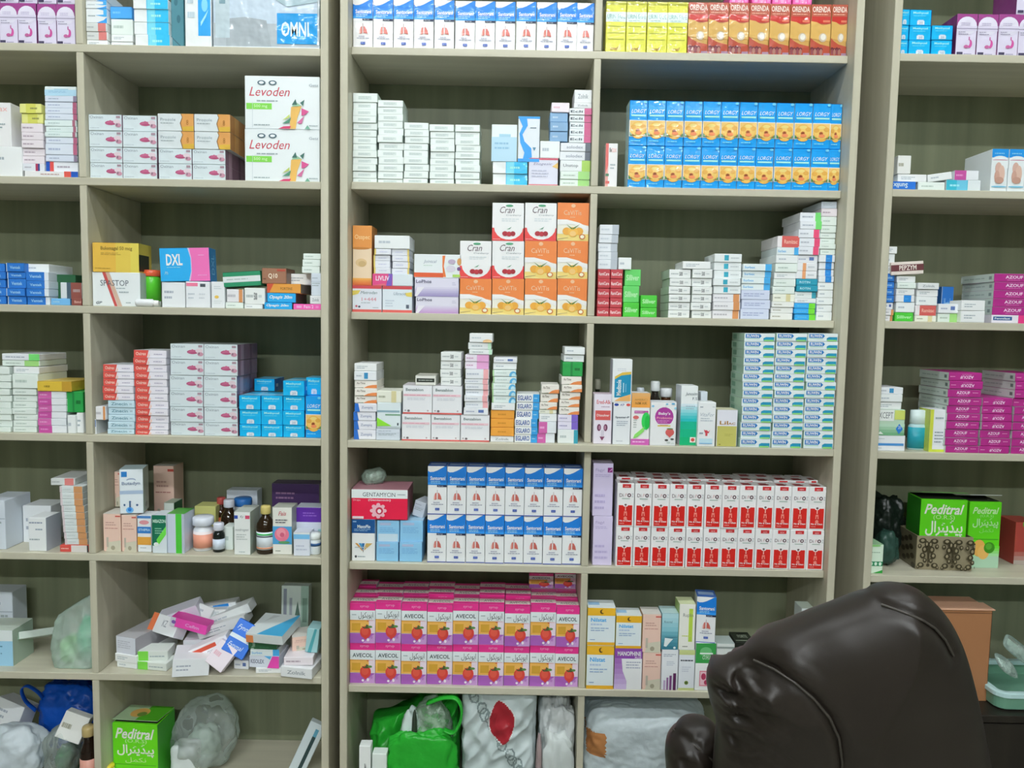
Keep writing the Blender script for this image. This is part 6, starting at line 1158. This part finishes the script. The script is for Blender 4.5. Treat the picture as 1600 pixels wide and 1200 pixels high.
def packet(label, px, t, size, rot, seed):
    bm = bmesh.new(); bmesh.ops.create_icosphere(bm, subdivisions=4, radius=1)
    for v in bm.verts:
        n = v.co.normalized(); k = (abs(n.x)**5+abs(n.y)**2+abs(n.z)**5)**(-1/5)
        q = n*3+Vector((seed, seed*2, 0)); m = 1-.18*abs(noise.noise(q*1.7))
        v.co = Vector((n.x*k*size[0]/2, n.y*size[1]/2*m, n.z*k*size[2]/2))
    for f in bm.faces: f.smooth = True
    r = tag(empty('syringe_packet', P(px[0], px[1], t)), label, 'packet'); LABELS.append(label); r.rotation_euler = [math.radians(q) for q in rot]
    link('wrapper', mesh(bm), [clear_film('cfe4dc', .34)], r)
    bm = bmesh.new(); box(bm, -size[0]*.4, size[0]*.4, -size[1]*.12, size[1]*.12, -size[2]*.22, size[2]*.22, .002); link('paper_insert', mesh(bm), [mat('b8d0c4')], r)
packet('clear packet in the tub leaning up to the cardboard box', (1572, 1040), .03, (.07, .02, .05), (-50, 30, 20), 3)
packet('clear packet lying along the back of the tub', (1590, 1015), .09, (.09, .02, .04), (-30, 38, 0), 5)

# ---------------------------------------------------------------- the leather chair in front
def chair():
    tt = -0.78
    out = [(1105, 1064), (1108, 1049), (1120, 1037), (1150, 1022), (1195, 993), (1240, 974), (1277, 959), (1311, 947), (1349, 932), (1377, 919), (1405, 914), (1431, 919), (1454, 936), (1476, 962), (1495, 1000), (1508, 1041), (1521, 1094), (1532, 1150), (1541, 1200),
           (1550, 1290), (1550, 1400), (1530, 1480), (1450, 1510), (1300, 1515), (1180, 1500), (1130, 1440), (1112, 1340), (1112, 1240), (1118, 1170), (1120, 1130), (1110, 1095)]
    cen = P(1325, 1230, tt)
    r = tag(empty('office_chair', (cen.x+.02, cen.y+.16, 0)), 'dark brown leather office chair in front of the right-hand bookcases, seen from behind', 'chair'); LABELS.append(r['label'])
    base = r.location
    def pillow(nm, pts, t, R0, T0, tilt, m, wr=0.0, seams=(), seed=1, ring=46, cpx=None):
        c3 = P(*(cpx or (sum(x for x, y in pts)/len(pts), sum(y for x, y in pts)/len(pts))), t)
        def PT(x, y):
            q = t
            for _ in range(12): q = t+tilt*(P(x, y, q).z-c3.z)
            return P(x, y, q)
        poly = [PT(x, y) for x, y in pts]; q2 = [Vector((p.x, p.z)) for p in poly]; n = len(q2); sm = []
        for i in range(n):
            p0, p1, p2, p3 = q2[i-1], q2[i], q2[(i+1) % n], q2[(i+2) % n]
            for k in range(8):
                s = k/8; sm.append(.5*((2*p1)+(p2-p0)*s+(2*p0-5*p1+4*p2-p3)*s*s+(3*p1-p0-3*p2+p3)*s**3))
        c = Vector((c3.x, c3.z)); N = len(sm)
        def dist(p):
            b = 9
            for i in range(N):
                a, e = sm[i], sm[(i+1) % N]; ab = e-a; k = max(0, min(1, (p-a).dot(ab)/max(ab.length_squared, 1e-12))); b = min(b, (p-a-ab*k).length)
            return b
        sw = [[Vector((PT(x, y).x, PT(x, y).z)) for x, y in s] for s in seams]
        def sd(p):
            b = 9
            for s in sw:
                for a, e in zip(s, s[1:]):
                    ab = e-a; k = max(0, min(1, (p-a).dot(ab)/ab.length_squared)); b = min(b, (p-a-ab*k).length)
            return b
        bm = bmesh.new()
        def vert(p, sgn, d, edge):
            f = min(d/R0, 1); th = T0*math.sqrt(max(0, 1-(1-f)**2))
            y = t+tilt*(p.y-c.y)
            if not edge:
                g = sd(p); th -= .007*math.exp(-(g/.007)**2)
                if wr:
                    e = math.exp(-((p.x-sm[0].x)/.055)**2); q = Vector((p.x*26, p.y*34, seed))
                    th += e*wr*(noise.noise(q)-.7*abs(noise.noise(q*1.9)))*min(1, d/.012)
                    th += .004*noise.noise(Vector((p.x*9, p.y*9, 2)))*min(1, d/.02)
            return bm.verts.new((p.x-base.x, y+sgn*th-base.y, p.y-base.z))
        edge = [vert(p, 0, 0, True) for p in sm]
        for sgn in (-1, 1):
            prev = edge
            for k in range(1, ring):
                f = 1-(k/ring)**1.0; f = f if k < ring else 0
                f = 1-(k/ring)**1.6
                cur = []
                for p in sm:
                    w = c+(p-c)*f; cur.append(vert(w, sgn, dist(w), False))
                for i in range(N):
                    j = (i+1) % N; q = (prev[i], prev[j], cur[j], cur[i]); bm.faces.new(q if sgn < 0 else q[::-1]).smooth = True
                prev = cur
            m0 = vert(c, sgn, dist(c), False)
            for i in range(N):
                j = (i+1) % N; q = (prev[i], prev[j], m0); bm.faces.new(q if sgn < 0 else q[::-1]).smooth = True
        bmesh.ops.recalc_face_normals(bm, faces=bm.faces)
        o = link(nm, mesh(bm), [m], r)
        for s in sw:
            b2 = bmesh.new(); rings = []
            for a in s:
                d = dist(a); f = min(d/R0, 1); th = T0*math.sqrt(max(0, 1-(1-f)**2)); rings.append(Vector((a.x, t+tilt*(a.y-c.y)-th+.004, a.y)))
            P3 = []
            for i in range(len(rings)-1):
                for k in range(5): P3.append(rings[i].lerp(rings[i+1], k/5))
            P3.append(rings[-1]); rr = []
            for i, p in enumerate(P3):
                tg = (P3[min(i+1, len(P3)-1)]-P3[max(i-1, 0)]).normalized(); a = tg.cross(Vector((0, 1, 0))).normalized(); b = tg.cross(a)
                rr.append([b2.verts.new(p-base+(a*math.cos(k*math.pi/3)+b*math.sin(k*math.pi/3))*.0016) for k in range(6)])
            for r0, r1 in zip(rr, rr[1:]):
                for k in range(6): b2.faces.new((r0[k], r0[(k+1) % 6], r1[(k+1) % 6], r1[k])).smooth = True
            bmesh.ops.recalc_face_normals(b2, faces=b2.faces)
            link('seam_piping', mesh(b2), [mat('3c3832', 'leather')], o)
        return o
    le = mat('221c17', 'leather')
    s1 = [(1168, 1018), (1190, 1020), (1212, 1029), (1233, 1044), (1250, 1064), (1261, 1090), (1266, 1125), (1266, 1180)]
    s2 = [(1362, 933), (1385, 936), (1407, 944), (1425, 956), (1440, 973), (1452, 996)]
    pillow('backrest', out, tt, .2, .11, -.5, le, wr=.045, seams=(s1, s2), cpx=(1325, 1230))
    arm = [(1042, 1215), (1040, 1172), (1048, 1146), (1064, 1128), (1085, 1121), (1106, 1124), (1122, 1140), (1130, 1180), (1134, 1240), (1132, 1330), (1100, 1370), (1060, 1350), (1044, 1290)]
    pillow('armrest', arm, tt+.06, .05, .05, 0, le, wr=.015, seams=([(1052, 1140), (1080, 1146), (1103, 1165), (1118, 1195)],), seed=5, ring=24)
    # the parts below the picture that carry it
    bk = mat('16161a', 'plastic'); W2 = .17
    bm = bmesh.new(); box(bm, -W2, W2, -.02, .40, .36, .46, .04); link('seat', mesh(bm, smooth=False), [le], r)
    bm = bmesh.new(); lathe(bm, [(.03, .09), (.03, .25), (.022, .25), (.022, .359)], 20, 0, 0, .23); link('gas_column', mesh(bm), [bk], r)
    bm = bmesh.new(); box(bm, -.05, .05, -.07, -.02, .33, .75, .01); box(bm, -.05, .05, -.07, .25, .33, .3595, .005); link('back_bracket', mesh(bm), [bk], r)
    for k in range(5):
        a = 2*math.pi*k/5+.3; bm = bmesh.new(); box(bm, .02, .30, -.02, .02, .065, .10, .006); l = link('base_leg', mesh(bm), [bk], r, (0, .23, 0), (0, 0, a))
        bm = bmesh.new(); lathe(bm, [(0, -.014), (.028, -.014), (.03, -.01), (.03, .01), (.028, .014), (0, .014)], 20); me = mesh(bm); me.transform(Matrix.Rotation(math.pi/2, 4, 'X')); link('caster', me, [bk], l, (.29, 0, .031))
chair()
